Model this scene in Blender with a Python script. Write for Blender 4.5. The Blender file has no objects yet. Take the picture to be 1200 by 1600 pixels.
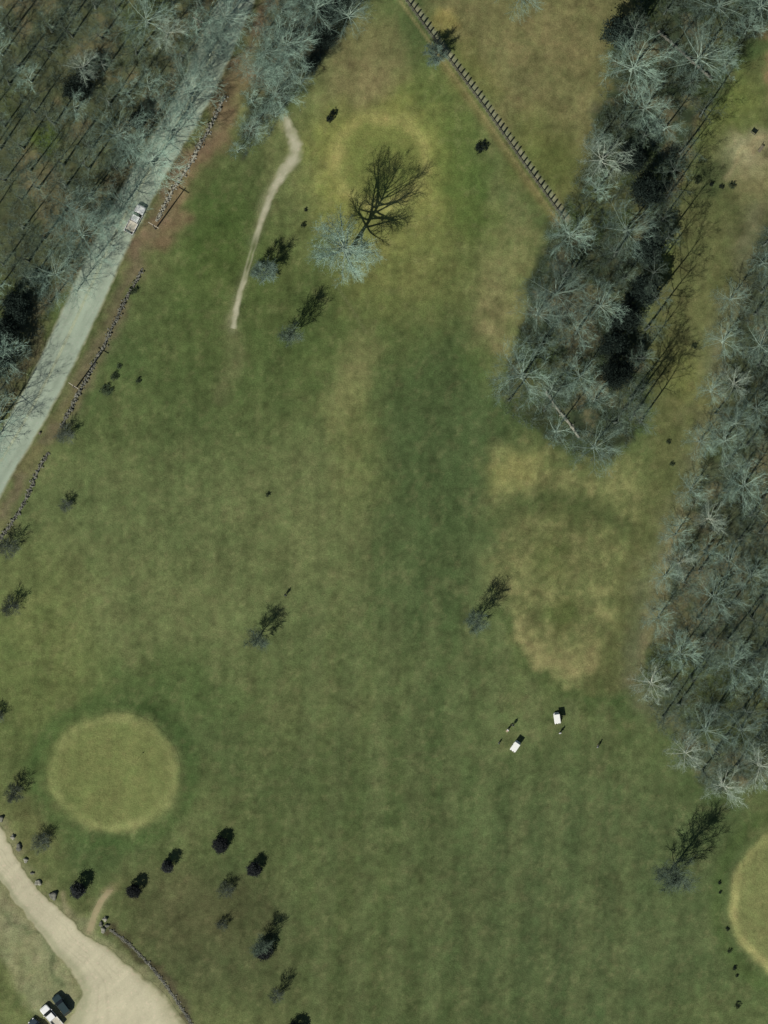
import bpy, bmesh, math, random
import numpy as np
from mathutils import Vector, Matrix, Quaternion

# ------------------------------------------------------------------ camera, sky, sun
S = 8.0                                   # photo pixels per metre
def W(px, py): return ((px-600.0)/S, (800.0-py)/S)
scn = bpy.context.scene
COL = scn.collection
CAM_H = 900.0
cam = bpy.data.cameras.new('camera'); camo = bpy.data.objects.new('camera', cam); COL.objects.link(camo)
camo.location = (0, 0, CAM_H); camo.rotation_euler = (0, 0, 0)
cam.sensor_fit = 'HORIZONTAL'; cam.sensor_width = 36; cam.lens = 36*CAM_H/150.0 * (3/4) / (3/4)
cam.clip_start = 10; cam.clip_end = 9000
scn.camera = camo
SUN_EL = math.radians(46); SH = Vector((0.59, 0.81)).normalized()
w = bpy.data.worlds.new('World'); scn.world = w; w.use_nodes = True
nt = w.node_tree; nt.nodes.clear()
sky = nt.nodes.new('ShaderNodeTexSky'); sky.sky_type = 'NISHITA'; sky.sun_disc = False
sky.sun_elevation = SUN_EL; sky.sun_rotation = math.atan2(-SH.x, -SH.y) % (2*math.pi)
sky.air_density = 1.0; sky.dust_density = 0.6; sky.ozone_density = 1.5
bgn = nt.nodes.new('ShaderNodeBackground'); bgn.inputs['Strength'].default_value = 0.05
wo = nt.nodes.new('ShaderNodeOutputWorld')
nt.links.new(sky.outputs[0], bgn.inputs[0]); nt.links.new(bgn.outputs[0], wo.inputs[0])
sl = bpy.data.lights.new('sun', 'SUN'); sl.energy = 5.0; sl.angle = math.radians(0.5); sl.color = (1.0, 0.97, 0.90)
so = bpy.data.objects.new('sun', sl); COL.objects.link(so)
d = Vector((SH.x*math.cos(SUN_EL), SH.y*math.cos(SUN_EL), -math.sin(SUN_EL)))
so.rotation_euler = d.to_track_quat('-Z', 'Y').to_euler(); so.location = (-60, -80, 120)
scn.view_settings.view_transform = 'Standard'; scn.view_settings.look = 'None'
scn.view_settings.exposure = -0.19; scn.view_settings.gamma = 1.0
scn.cycles.max_bounces = 5; scn.cycles.diffuse_bounces = 2

rng = random.Random(11)
# ------------------------------------------------------------------ small helpers
def tag(o, label=None, cat=None, group=None, kind=None):
    if label: o['label'] = label
    if cat: o['category'] = cat
    if group: o['group'] = group
    if kind: o['kind'] = kind
    return o
def empty(name, loc, rz=0.0, label=None, cat=None, group=None, sc=1.0):
    o = bpy.data.objects.new(name, None); COL.objects.link(o)
    o.location = loc; o.rotation_euler = (0, 0, rz); o.scale = (sc, sc, sc); o.empty_display_size = 0.3
    return tag(o, label, cat, group)
def link(name, me, parent=None):
    o = bpy.data.objects.new(name, me); COL.objects.link(o)
    if parent: o.parent = parent
    return o
def from_lists(name, vs, fs, mat, smooth=False):
    me = bpy.data.meshes.new(name); me.from_pydata(vs, [], fs)
    if mat: me.materials.append(mat)
    if smooth: me.polygons.foreach_set('use_smooth', [True]*len(me.polygons))
    me.update(); return me
def bm_mesh(name, bm, mat, smooth=False):
    me = bpy.data.meshes.new(name); bm.to_mesh(me); bm.free()
    for m in (mat if isinstance(mat, (list, tuple)) else [mat]): me.materials.append(m)
    if smooth: me.polygons.foreach_set('use_smooth', [True]*len(me.polygons))
    return me
def copy_tree(o, parent=None):
    c = o.copy(); COL.objects.link(c); c.parent = parent
    for ch in list(o.children): copy_tree(ch, c)
    return c
def srgb(r, g, b):
    f = lambda c: (c/255)/12.92 if c/255 <= 0.04045 else (((c/255)+0.055)/1.055)**2.4
    return (f(r), f(g), f(b))

# ------------------------------------------------------------------ noise in numpy
_tab = np.random.RandomState(5).rand(16, 256, 256)
def vnoise(x, y, k):
    xi = np.floor(x).astype(int); yi = np.floor(y).astype(int)
    fx = x-xi; fy = y-yi; fx = fx*fx*(3-2*fx); fy = fy*fy*(3-2*fy)
    t = _tab[k % 16]; a = t[xi & 255, yi & 255]; b = t[(xi+1) & 255, yi & 255]
    c = t[xi & 255, (yi+1) & 255]; e = t[(xi+1) & 255, (yi+1) & 255]
    return (a*(1-fx)+b*fx)*(1-fy)+(c*(1-fx)+e*fx)*fy
def fbm(x, y, sc, k, octv=4, rough=0.5):
    s = 0; a = 1; tot = 0; x = x/sc; y = y/sc
    for i in range(octv):
        s = s+a*vnoise(x+17.3*i, y-9.1*i, k+i); tot += a; a *= rough; x = x*2.03; y = y*2.03
    return s/tot
def sstep(a, b, v):
    t = np.clip((v-a)/(b-a), 0, 1); return t*t*(3-2*t)
def smooth_line(pts, n=6):
    pts = [tuple(p) for p in pts]; out = []
    P = [pts[0]]+pts+[pts[-1]]
    for i in range(1, len(P)-2):
        p0, p1, p2, p3 = [np.array(q, float) for q in P[i-1:i+3]]
        for j in range(n):
            t = j/n
            out.append(0.5*((2*p1)+(-p0+p2)*t+(2*p0-5*p1+4*p2-p3)*t*t+(-p0+3*p1-3*p2+p3)*t**3))
    out.append(np.array(pts[-1], float)); return np.array(out)
def dist_line(px, py, pts):
    pts = np.array(pts, float); dm = np.full(px.shape, 1e9)
    for a, b in zip(pts[:-1], pts[1:]):
        ab = b-a; L = (ab**2).sum()+1e-9
        t = np.clip(((px-a[0])*ab[0]+(py-a[1])*ab[1])/L, 0, 1)
        dm = np.minimum(dm, np.hypot(px-a[0]-t*ab[0], py-a[1]-t*ab[1]))
    return dm
def sdist_poly(px, py, pts):               # negative inside
    pts = list(pts); dd = dist_line(px, py, pts+[pts[0]])
    ins = np.zeros(px.shape, bool); n = len(pts)
    for i in range(n):
        x1, y1 = pts[i]; x2, y2 = pts[(i+1) % n]
        if y1 == y2: continue
        c = ((y1 > py) != (y2 > py)) & (px < (x2-x1)*(py-y1)/(y2-y1)+x1)
        ins ^= c
    return np.where(ins, -dd, dd)
def in_poly(x, y, pts):
    r = False; n = len(pts)
    for i in range(n):
        x1, y1 = pts[i]; x2, y2 = pts[(i+1) % n]
        if (y1 > y) != (y2 > y) and x < (x2-x1)*(y-y1)/(y2-y1)+x1: r = not r
    return r

# ------------------------------------------------------------------ layout traced from the photograph (photo pixels, turned into metres by W)
ROAD_R = [(470,-160),(440,-85),(415,-30),(400,5),(383,43),(360,97),(332,155),(298,216),(267,267),(241,314),(213,367),(186,424),(147,510),(110,587),(67,667),(27,733),(0,783),(-30,835),(-80,930),(-140,1050)]
GRAVEL_R = [(-90,1180),(-40,1240),(2,1292),(22,1330),(42,1362),(66,1395),(92,1418),(112,1436),(136,1462),(165,1478),(192,1500),(222,1522),(255,1550),(285,1590),(310,1630),(340,1700)]
GRAVEL_L = [(-150,1250),(-90,1310),(-40,1345),(0,1378),(22,1408),(45,1437),(68,1466),(88,1490),(106,1512),(120,1535),(126,1555),(118,1575),(100,1600),(70,1630),(30,1670),(-20,1720)]
CART = [(446,182),(452,200),(461,222),(461,242),(446,265),(430,290),(417,320),(405,355),(395,388),(385,425),(376,457),(369,485),(364,513)]
CARTW = [6,10,13,14,12,9,7.5,6,5,5,5.5,6,7]
SPUR = [(140,1454),(148,1430),(158,1408),(172,1390)]
LEFT_WOOD = [(-45,-45),(392,-45),(372,0),(318,75),(290,120),(262,185),(236,240),(190,320),(150,385),(92,455),(62,520),(30,590),(2,625),(-45,690)]
BELT = [(425,-45),(590,-45),(560,10),(530,60),(495,105),(465,145),(440,165),(415,215),(385,240),(372,225),(388,180),(400,110),(415,40)]
MID_WOOD = [(1010,-45),(985,40),(955,95),(935,170),(915,240),(885,320),(860,380),(838,440),(820,510),(790,580),(775,620),(800,650),(870,690),(930,720),(975,700),(1000,650),(1010,570),(1000,480),(1035,400),(1055,330),(1078,230),(1105,160),(1135,110),(1165,60),(1245,40),(1245,-45)]
RIGHT_WOOD = [(1245,330),(1195,360),(1170,420),(1155,500),(1125,590),(1108,680),(1090,760),(1062,840),(1045,920),(1030,990),(1005,1060),(1020,1110),(1050,1165),(1085,1205),(1125,1240),(1160,1235),(1200,1225),(1245,1220)]
RIGHT_EDGE = [(1190,330),(1150,470),(1125,570),(1095,680),(1065,780),(1035,870),(1020,940),(1000,1020),(995,1065),(1030,1120)]
FENCE = [(618,-25),(632,0),(688,78),(760,176),(820,262),(880,345)]
STONEWALLS = [
 [(352,150),(337,180),(325,205),(310,232),(300,252),(290,268),(268,300),(255,325),(246,345)],
 [(222,420),(212,440),(196,468),(188,485),(176,510),(162,540),(148,566),(134,594),(122,615),(113,633),(103,652),(96,668)],
 [(74,708),(63,728),(52,752),(40,780),(28,802),(14,822),(0,842),(-20,868)]]
GREENS = {'a': (178,1207,101,92), 'b': (592,250,74,72), 'c': (1232,1408,92,112)}

def height(x, y):                          # gentle relief in metres
    x = np.asarray(x, float); y = np.asarray(y, float)
    f = 1/(1+((np.abs(x)/260)**4+(np.abs(y)/300)**4))
    h = 0.35*np.sin(x*0.043+1.1)*np.cos(y*0.037)+0.22*np.sin(x*0.09+y*0.06)+0.10*np.sin(x*0.21-y*0.17+2)
    for cx, cy, rx, ry in GREENS.values():
        gx, gy = W(cx, cy); r = np.hypot((x-gx)/(rx/S), (y-gy)/(ry/S))
        h = h+0.35*(1-sstep(0.85, 1.35, r))
    return h*f
def hz(x, y): return float(height(x, y))

K = 1.15
def A(r, g, b):
    c = srgb(r, g, b); return np.array([v/K for v in c])
def ground_color(px, py, off=0.0):
    """albedo of the turf, litter and soil at photo position px, py"""
    wx = px+46*(fbm(px, py, 70, 1)-0.5)+26*(fbm(px, py, 20, 6)-0.5)
    wy = py+46*(fbm(px, py, 70, 3)-0.5)+26*(fbm(px, py, 20, 9)-0.5)
    n1 = fbm(px, py, 160, 0, 5, 0.55); n2 = fbm(px, py, 40, 2, 5, 0.6); n3 = fbm(px, py, 9, 4, 3, 0.6)
    n4 = fbm(px, py*0.18, 26, 7, 3)       # mowing streaks running up the fairway
    c = np.zeros(px.shape+(3,)); c[:] = A(93,104,64)
    def mix(col, m, s=1.0):
        m = np.clip(m*s, 0, 1)[..., None]; c[:] = c*(1-m)+A(*col)*m
    def blob(cx, cy, rx, ry, soft=0.5, ang=0):
        ca, sa = math.cos(math.radians(ang)), math.sin(math.radians(ang))
        u = (wx-cx)*ca+(wy-cy)*sa; v = -(wx-cx)*sa+(wy-cy)*ca
        return 1-sstep(1-soft, 1+soft, np.hypot(u/rx, v/ry))
    mix((76,94,56), sstep(0.50, 0.66, n1), 0.8)
    mix((112,119,76), sstep(0.54, 0.34, n1)*0+1-sstep(0.34, 0.46, n1), 0.8)
    # broad zones
    mix((106,115,74), blob(330,850,330,260,0.6), 0.75)
    mix((104,112,72), blob(520,760,180,150,0.7), 0.5)
    mix((85,97,60), blob(640,1350,420,330,0.5), 0.65)
    mix((80,94,61), blob(950,1420,260,230,0.6), 0.7)
    mix((80,97,60), blob(700,900,110,330,0.6), 0.6)
    mix((78,93,58), blob(680,700,95,230,0.8), 0.6)
    mix((76,92,52), blob(340,430,90,160,0.6,20), 0.6)
    mix((72,92,46), blob(335,370,55,90,0.7,10), 0.6)
    mix((84,96,52), blob(490,480,190,160,0.6), 0.5)
    mix((78,95,54), blob(290,600,190,110,0.8), 0.55)
    mix((72,92,50), blob(240,1070,120,50,0.6,10), 0.5)
    mix((82,88,58), blob(340,1460,130,110,0.5), 0.8)
    mix((96,94,64), blob(300,1420,110,60,0.6), 0.45)
    mix((78,84,54), blob(520,1540,130,60,0.6), 0.3)
    mix((116,124,72), blob(60,1040,90,160,0.6), 0.4)
    mix((122,120,78), blob(60,1290,60,70,0.6), 0.35)
    mix((76,92,56), sstep(566, 582, wx)*sstep(748, 728, wx)*sstep(540, 640, py)*sstep(1060, 860, py), 0.5)
    stripe = np.sin((px+0.10*py+18*(fbm(px, py, 160, 14)-0.5))*2*np.pi/58)
    mow = sstep(820, 1000, py)*sstep(380, 520, px)*sstep(1080, 960, px)
    mix((98,108,70), (stripe > 0)*0+sstep(-0.4, 0.4, stripe)*mow, 0.5)
    # dry turf round the first green and down to the rough
    mix((136,140,78), blob(600,268,118,126,0.4), 0.95)
    mix((122,125,74), blob(640,390,110,110,0.6), 0.7)
    mix((122,118,80), blob(570,100,70,80,0.5,10), 0.85)
    mix((132,124,86), blob(590,130,40,30,0.7), 0.7)
    mix((96,108,58), blob(700,150,50,70,0.6,-35), 0.6)
    mix((82,100,50), blob(735,290,45,110,0.55,-8), 0.7)
    mix((128,128,84), blob(795,440,48,130,0.7,8)*(0.3+1.4*(fbm(px, py, 26, 8, 4, 0.7)-0.1)), 0.85)
    mix((142,134,94), blob(772,500,24,55,0.8,10)*(0.3+1.6*(n2-0.2)), 0.8)
    mix((130,131,86), blob(552,600,25,65,0.8,15), 0.8)
    mix((118,122,74), blob(560,700,40,80,0.8), 0.4)
    mix((70,92,48), blob(740,560,26,30,0.7), 0.5)
    mix((120,122,84), np.exp(-(dist_line(px, py, [(522,440),(548,480),(572,520)])/2.2)**2), 0.5)
    for q in (0, 11): mix((112,116,80), np.exp(-(dist_line(wx*0.3+px*0.7+q, wy, [(880,1085),(930,1140),(960,1230),(930,1400),(860,1560)])/2.2)**2), 0.25)
    for q in (0, 11): mix((110,114,78), np.exp(-(dist_line(wx*0.3+px*0.7+q, wy, [(170,1392),(260,1310),(400,1230),(560,1190),(700,1180),(800,1165)])/2.2)**2), 0.22)
    # upper right meadow
    mer = [(640,-60),(1020,-60),(960,80),(930,200),(890,330),(870,330),(760,165)]
    mix((114,112,74), 1-sstep(-14, 10, sdist_poly(wx, wy, mer)), 0.95)
    mix((128,120,82), blob(830,80,90,80,0.7)*sstep(0.4, 0.6, n2), 0.7)
    mix((92,102,54), blob(850,250,50,70,0.6,-20), 0.7)
    mix((142,130,76), blob(700,25,18,22,0.7), 0.6)
    mix((100,106,58), blob(740,110,30,60,0.7,-35), 0.6)
    # dry rough patch on the right
    dr = [(775,700),(820,690),(880,715),(985,745),(1010,820),(985,930),(955,990),(935,1045),(890,1068),(850,1048),(800,985),(775,900),(765,800)]
    md = 1-sstep(-30, 34, sdist_poly(wx, wy, dr))
    mix((112,116,74), md, 0.85)
    mix((134,134,88), md*sstep(0.44, 0.62, 0.35*n2+0.65*fbm(px, py, 20, 11, 4, 0.75)), 0.8)
    mix((138,136,84), blob(805,728,40,26,0.8)*(0.2+1.6*(n2-0.2)), 0.8)
    mix((144,138,94), dist_line(wx, wy, [(800,985),(850,1045),(890,1062),(935,1035)])*0+np.exp(-(dist_line(wx, wy, [(810,985),(850,1035),(890,1050),(930,1025)])/16)**2), 0.8)
    mix((80,92,56), np.exp(-(dist_line(wx, wy, [(770,820),(800,790),(860,775),(930,800),(985,830)])/20)**2), 0.7)
    mix((74,86,50), blob(880,795,60,26,0.7,12), 0.6)
    mix((74,88,46), blob(885,960,22,34,0.6), 0.7)
    mix((80,92,50), blob(860,870,26,30,0.7), 0.5)
    mix((60,84,44), np.exp(-(dist_line(wx, wy, [(780,960),(830,1050),(880,1082),(960,1100)])/11)**2), 0.55)
    # corridor between the woods
    co = [(1130,110),(1240,60),(1240,320),(1190,380),(1150,520),(1110,640),(1080,760),(1000,900),(985,1080),(900,1090),(960,950),(1000,740),(1020,620),(1010,500),(1050,380),(1085,230)]
    mc = 1-sstep(-14, 12, sdist_poly(wx, wy, co))
    mix((94,99,62), mc, 0.85)
    mix((112,124,64), blob(1130,150,50,50,0.8), 0.55)
    mix((104,106,68), blob(1070,520,60,160,0.6,8), 0.6)
    mix((112,116,64), blob(1080,590,30,45,0.7), 0.5)
    mix((106,122,52), blob(1048,405,14,24,0.9), 0.5)
    mix((108,108,82), np.exp(-(dist_line(wx, wy, RIGHT_EDGE)/24)**2), 0.7)
    mix((136,126,92), np.exp(-(dist_line(wx, wy, [(1060,800),(1040,900),(1010,1040),(1000,1060)])/14)**2), 0.4)
    mix((142,124,90), np.exp(-(dist_line(wx, wy, [(1095,170),(1078,225),(1070,280),(1050,320)])/7)**2), 0.8)
    mix((172,166,132), blob(1180,232,42,30,0.8)*(0.3+1.3*(n2-0.2)), 0.9)
    mix((158,148,112), np.exp(-(dist_line(wx, wy, [(1145,270),(1155,235),(1172,213),(1190,210),(1215,235)])/5.5)**2), 0.85)
    mix((134,128,90), blob(1190,260,40,50,0.6), 0.6)
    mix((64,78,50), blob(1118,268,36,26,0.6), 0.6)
    mix((150,120,90), np.exp(-(dist_line(wx, wy, [(1100,40),(1160,45),(1205,60),(1205,150)])/9)**2), 0.55)
    # wood floors: leaf litter, middle wood's colour darkened to deepen its shade
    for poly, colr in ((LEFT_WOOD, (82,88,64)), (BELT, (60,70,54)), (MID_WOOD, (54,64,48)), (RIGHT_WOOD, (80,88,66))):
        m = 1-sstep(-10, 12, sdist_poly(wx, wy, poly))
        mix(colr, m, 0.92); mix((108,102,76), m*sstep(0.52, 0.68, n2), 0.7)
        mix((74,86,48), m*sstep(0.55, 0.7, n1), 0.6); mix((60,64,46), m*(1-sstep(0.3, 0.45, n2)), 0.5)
    mix((84,104,44), blob(66,215,22,20,0.7), 0.8)
    # litter verges of the road
    vr = np.array(smooth_line(ROAD_R, 3))
    m = np.exp(-(np.maximum(dist_line(wx, wy, vr+np.array([15, 8])), 0)/15)**2)
    mix((112,103,80), m, 0.85)
    mix((118,98,80), m*sstep(0.5, 0.65, n2)*sstep(520, 300, py), 0.6)
    mix((104,106,66), m*sstep(480, 700, py)*sstep(0.45, 0.6, n2), 0.6)
    vl = vr+np.array([-76, -6])
    mix((110,100,76), np.exp(-(dist_line(wx, wy, vl)/9)**2), 0.6)
    mix((120,101,78), np.exp(-(dist_line(wx, wy, [(395,110),(352,175),(318,250),(275,320),(250,370)])/17)**2), 0.75)
    # first cart track, faded
    mix((150,148,116), np.exp(-(dist_line(wx*0.4+px*0.6, wy*0.4+py*0.6, smooth_line(CART))/7)**2)*(1-0.85*np.exp(-((py-402)/34)**2)), 0.55)
    mix((104,104,72), np.exp(-(dist_line(wx, wy, [(362,520),(356,560),(345,620)])/14)**2), 0.5)
    # fence strip: trodden soil, gravel and bare edge
    df = dist_line(px+3*(n2-0.5), py, np.array(FENCE)+np.array([6, -3]))
    mix((140,140,116), 1-sstep(3.0, 7.5, df), 0.8)
    dg = dist_line(px, py, np.array(FENCE)+np.array([-5, 3.5]))
    mix((144,136,94), np.exp(-(dg/2.4)**2), 0.8)
    mix((124,112,74), np.exp(-(dist_line(px, py, np.array(FENCE[2:])+np.array([-9, 6]))/6)**2), 0.5)
    # greens
    def ring(g, fill, rim, rimw=0.06, outer=None, rimpos=0.93):
        cx, cy, rx, ry = GREENS[g]
        ux = px+12*(fbm(px, py, 45, 8)-0.5)+7*(fbm(px, py, 12, 2)-0.5); uy = py+12*(fbm(px, py, 45, 10)-0.5)+7*(fbm(px, py, 12, 5)-0.5)
        r = np.hypot((ux-cx)/rx, (uy-cy)/ry)
        if outer is not None: mix(outer, np.exp(-((r-1.22)/0.14)**2), 0.6)
        mix(fill, 1-sstep(0.90, 1.05, r), 0.9)
        mix(rim, np.exp(-((r-rimpos)/rimw)**2)*(0.65+1.6*(n2-0.4)), 0.95)
        return r
    ring('a', (122,129,79), (142,146,94), 0.09, (72,94,52), 0.94)
    ring('b', (118,126,70), (160,156,96), 0.14, None, 0.95)
    ring('c', (128,132,84), (158,156,102), 0.07, (74,92,50), 0.94)
    mix((66,90,46), np.exp(-(dist_line(wx, wy, [(110,1270),(80,1200),(100,1130)])/10)**2), 0.25)
    # soils round the gravel road
    gp = list(GRAVEL_R)+list(reversed(GRAVEL_L))
    sg = sdist_poly(wx, wy, gp)
    mix((140,138,104), 1-sstep(2, 20, sg), 0.7)
    left = [(-60,1370),(0,1385),(60,1470),(110,1530),(128,1570),(100,1600),(40,1560),(0,1500),(-60,1440)]
    mix((152,150,116), (1-sstep(-10, 22, sdist_poly(wx, wy, left)))*(0.55+0.9*(n2-0.3)), 0.9)
    mix((98,110,76), np.exp(-(dist_line(wx, wy, [(10,1420),(70,1490),(100,1540)])/6)**2), 0.6)
    mix((158,150,116), np.exp(-(dist_line(px, py, SPUR)/6)**2), 0.85)
    mix((158,150,116), np.exp(-(dist_line(px, py, [(108,1432),(100,1408),(98,1396)])/4)**2), 0.7)
    mix((128,120,84), blob(175,1388,16,9,0.7), 0.5)
    mix((72,64,50), np.exp(-(dist_line(wx, wy, [(170,1452),(205,1478),(240,1515),(268,1550),(300,1600)])/7)**2), 0.8)
    # overall mottling, finer cut on the greens
    calm = np.ones(px.shape)
    for q in GREENS.values(): calm -= 0.55*(1-sstep(0.9, 1.1, np.hypot((px-q[0])/q[2], (py-q[1])/q[3])))
    n5 = fbm(px, py, 20, 13, 4, 0.75)
    n6 = fbm(px, py*0.10, 11, 3, 3, 0.6)
    f = 1+0.60*(n3-0.5)+0.26*(n2-0.5)+0.26*(n4-0.5)+0.46*(n5-0.5)+0.30*(n6-0.5)
    straw = sstep(0.56, 0.70, fbm(px, py, 13, 2, 4, 0.75))*calm
    c[:] = c*(1-0.15*straw[..., None])+A(140,136,96)*0.15*straw[..., None]
    f = 1+(f-1)*calm
    c *= f[..., None]
    tuft = vnoise(px/3.3+9, py/3.3, 1)*0.7+vnoise(px/9, py/9, 8)*0.3
    c *= (1-0.22*sstep(0.80, 0.90, tuft)+0.14*sstep(0.20, 0.10, tuft)*0)[..., None]
    hue = (fbm(px, py, 14, 12, 3)-0.5)
    c[..., 0] *= (1+0.16*hue)*0.94; c[..., 1] *= 0.955; c[..., 2] *= (1+0.10*hue)*0.93
    return np.clip(c, 0.004, 0.8)

# ------------------------------------------------------------------ materials
def node_mat(name, rough=0.8, spec=0.2):
    m = bpy.data.materials.new(name); m.use_nodes = True
    b = m.node_tree.nodes['Principled BSDF']; b.inputs['Roughness'].default_value = rough
    b.inputs['Specular IOR Level'].default_value = spec
    return m, m.node_tree, b
def simple(name, col, rough=0.6, spec=0.3, metal=0.0, var=0.08, scale=4.0, coat=0.0):
    m, t, b = node_mat(name, rough, spec); b.inputs['Metallic'].default_value = metal
    b.inputs['Coat Weight'].default_value = coat
    tc = t.nodes.new('ShaderNodeTexCoord'); n = t.nodes.new('ShaderNodeTexNoise'); n.inputs['Scale'].default_value = scale
    n.inputs['Detail'].default_value = 5
    r = t.nodes.new('ShaderNodeMapRange'); r.inputs['To Min'].default_value = 1-var; r.inputs['To Max'].default_value = 1+var
    r.inputs['From Min'].default_value = 0.3; r.inputs['From Max'].default_value = 0.7
    x = t.nodes.new('ShaderNodeVectorMath'); x.operation = 'SCALE'; x.inputs[0].default_value = col
    t.links.new(tc.outputs['Object'], n.inputs['Vector']); t.links.new(n.outputs['Fac'], r.inputs['Value'])
    t.links.new(r.outputs[0], x.inputs['Scale']); t.links.new(x.outputs[0], b.inputs['Base Color'])
    return m
def bark(name, col, var=0.38):             # each tree takes its own brightness from its object random
    m, t, b = node_mat(name, 0.9, 0.1)
    tc = t.nodes.new('ShaderNodeTexCoord'); n = t.nodes.new('ShaderNodeTexNoise'); n.inputs['Scale'].default_value = 1.3
    n.inputs['Detail'].default_value = 4
    oi = t.nodes.new('ShaderNodeObjectInfo')
    r = t.nodes.new('ShaderNodeMapRange'); r.inputs['To Min'].default_value = 1-var; r.inputs['To Max'].default_value = 1+var
    r2 = t.nodes.new('ShaderNodeMapRange'); r2.inputs['From Min'].default_value = .3; r2.inputs['From Max'].default_value = .7
    r2.inputs['To Min'].default_value = 0.75; r2.inputs['To Max'].default_value = 1.25
    mu = t.nodes.new('ShaderNodeMath'); mu.operation = 'MULTIPLY'
    x = t.nodes.new('ShaderNodeVectorMath'); x.operation = 'SCALE'; x.inputs[0].default_value = col
    t.links.new(tc.outputs['Object'], n.inputs['Vector']); t.links.new(n.outputs['Fac'], r2.inputs['Value'])
    t.links.new(oi.outputs['Random'], r.inputs['Value'])
    t.links.new(r.outputs[0], mu.inputs[0]); t.links.new(r2.outputs[0], mu.inputs[1])
    t.links.new(mu.outputs[0], x.inputs['Scale']); t.links.new(x.outputs[0], b.inputs['Base Color'])
    return m
def attr_mat(name, amp, scales, bump=0.0, bscale=3.0):
    m, t, b = node_mat(name, 0.95, 0.05)
    at = t.nodes.new('ShaderNodeAttribute'); at.attribute_name = 'tint'
    tc = t.nodes.new('ShaderNodeTexCoord'); last = at.outputs['Color']
    for sc, am in zip(scales, amp):
        n = t.nodes.new('ShaderNodeTexNoise'); n.inputs['Scale'].default_value = sc; n.inputs['Detail'].default_value = 6
        n.inputs['Roughness'].default_value = 0.65
        r = t.nodes.new('ShaderNodeMapRange'); r.inputs['From Min'].default_value = .28; r.inputs['From Max'].default_value = .72
        r.inputs['To Min'].default_value = 1-am; r.inputs['To Max'].default_value = 1+am
        x = t.nodes.new('ShaderNodeVectorMath'); x.operation = 'SCALE'
        t.links.new(tc.outputs['Object'], n.inputs['Vector']); t.links.new(n.outputs['Fac'], r.inputs['Value'])
        t.links.new(last, x.inputs[0]); t.links.new(r.outputs[0], x.inputs['Scale']); last = x.outputs[0]
    # drier straw coloured blades among the green
    n = t.nodes.new('ShaderNodeTexNoise'); n.inputs['Scale'].default_value = 1.7; n.inputs['Detail'].default_value = 5
    r = t.nodes.new('ShaderNodeMapRange'); r.inputs['From Min'].default_value = .55; r.inputs['From Max'].default_value = .75
    r.inputs['To Max'].default_value = 1
    tint = t.nodes.new('ShaderNodeVectorMath'); tint.operation = 'MULTIPLY'; tint.inputs[1].default_value = (1.16, 1.06, 1.12)
    mx = t.nodes.new('ShaderNodeMix'); mx.data_type = 'RGBA'
    t.links.new(tc.outputs['Object'], n.inputs['Vector']); t.links.new(n.outputs['Fac'], r.inputs['Value'])
    t.links.new(last, tint.inputs[0]); t.links.new(r.outputs[0], mx.inputs['Factor'])
    t.links.new(last, mx.inputs[6]); t.links.new(tint.outputs[0], mx.inputs[7]); t.links.new(mx.outputs[2], b.inputs['Base Color'])
    if bump:
        n = t.nodes.new('ShaderNodeTexNoise'); n.inputs['Scale'].default_value = bscale; n.inputs['Detail'].default_value = 4
        bu = t.nodes.new('ShaderNodeBump'); bu.inputs['Strength'].default_value = bump; bu.inputs['Distance'].default_value = 0.12
        t.links.new(tc.outputs['Object'], n.inputs['Vector']); t.links.new(n.outputs['Fac'], bu.inputs['Height'])
        t.links.new(bu.outputs[0], b.inputs['Normal'])
    return m
M_TURF = attr_mat('turf', (0.15, 0.34), (0.9, 5.0), 0.6, 3.4)
M_GRAVEL = attr_mat('gravel', (0.05, 0.06), (0.5, 3.0), 0.2, 5)
M_ROAD = attr_mat('asphalt', (0.05, 0.05), (0.35, 3.0))
M_BARK = bark('grey_bark', (0.28, 0.36, 0.285))
M_TWIG = bark('grey_twigs', (0.24, 0.34, 0.265))
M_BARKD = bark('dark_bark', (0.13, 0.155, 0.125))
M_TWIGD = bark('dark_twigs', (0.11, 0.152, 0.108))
M_BARKP = bark('pale_bark', (0.46, 0.50, 0.40), 0.1)
M_TWIGP = bark('pale_twigs', (0.33, 0.41, 0.32), 0.1)
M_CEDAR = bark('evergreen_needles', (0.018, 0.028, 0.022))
M_BUSH = bark('bush_leaves', (0.045, 0.065, 0.035))
M_BRUSH = bark('brush_stems', (0.15, 0.20, 0.155))
M_TWIGB = bark('brown_twigs', (0.075, 0.092, 0.068))
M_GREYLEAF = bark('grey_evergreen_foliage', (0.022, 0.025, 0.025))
M_STONE = simple('field_stone', (0.27, 0.265, 0.21), 0.9, 0.1, 0, 0.35, 1.5)
M_STONED = simple('weathered_stone', (0.15, 0.15, 0.12), 0.9, 0.1, 0, 0.4, 1.2)
M_POST = simple('weathered_timber', (0.085, 0.082, 0.068), 0.9, 0.1, 0, 0.2, 3)
M_POLE = simple('pole_timber', (0.14, 0.12, 0.09), 0.9)
M_ARM = simple('crossarm_timber', (0.46, 0.42, 0.32), 0.8)
M_PORC = simple('insulator_ceramic', (0.5, 0.5, 0.48), 0.3)
M_YEL = simple('worn_yellow_paint', (0.36, 0.38, 0.24), 0.8, 0.1, 0, 0.25, 1.2)
M_WHITE = simple('white_paint', (0.80, 0.80, 0.77), 0.35, 0.5, 0, 0.02, 2, 0.3)
M_WROOF = simple('white_moulded_plastic', (0.80, 0.80, 0.74), 0.45, 0.4, 0, 0.03)
M_DTEAL = simple('dark_green_paint', (0.022, 0.040, 0.040), 0.3, 0.5, 0, 0.02, 2, 0.5)
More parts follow.
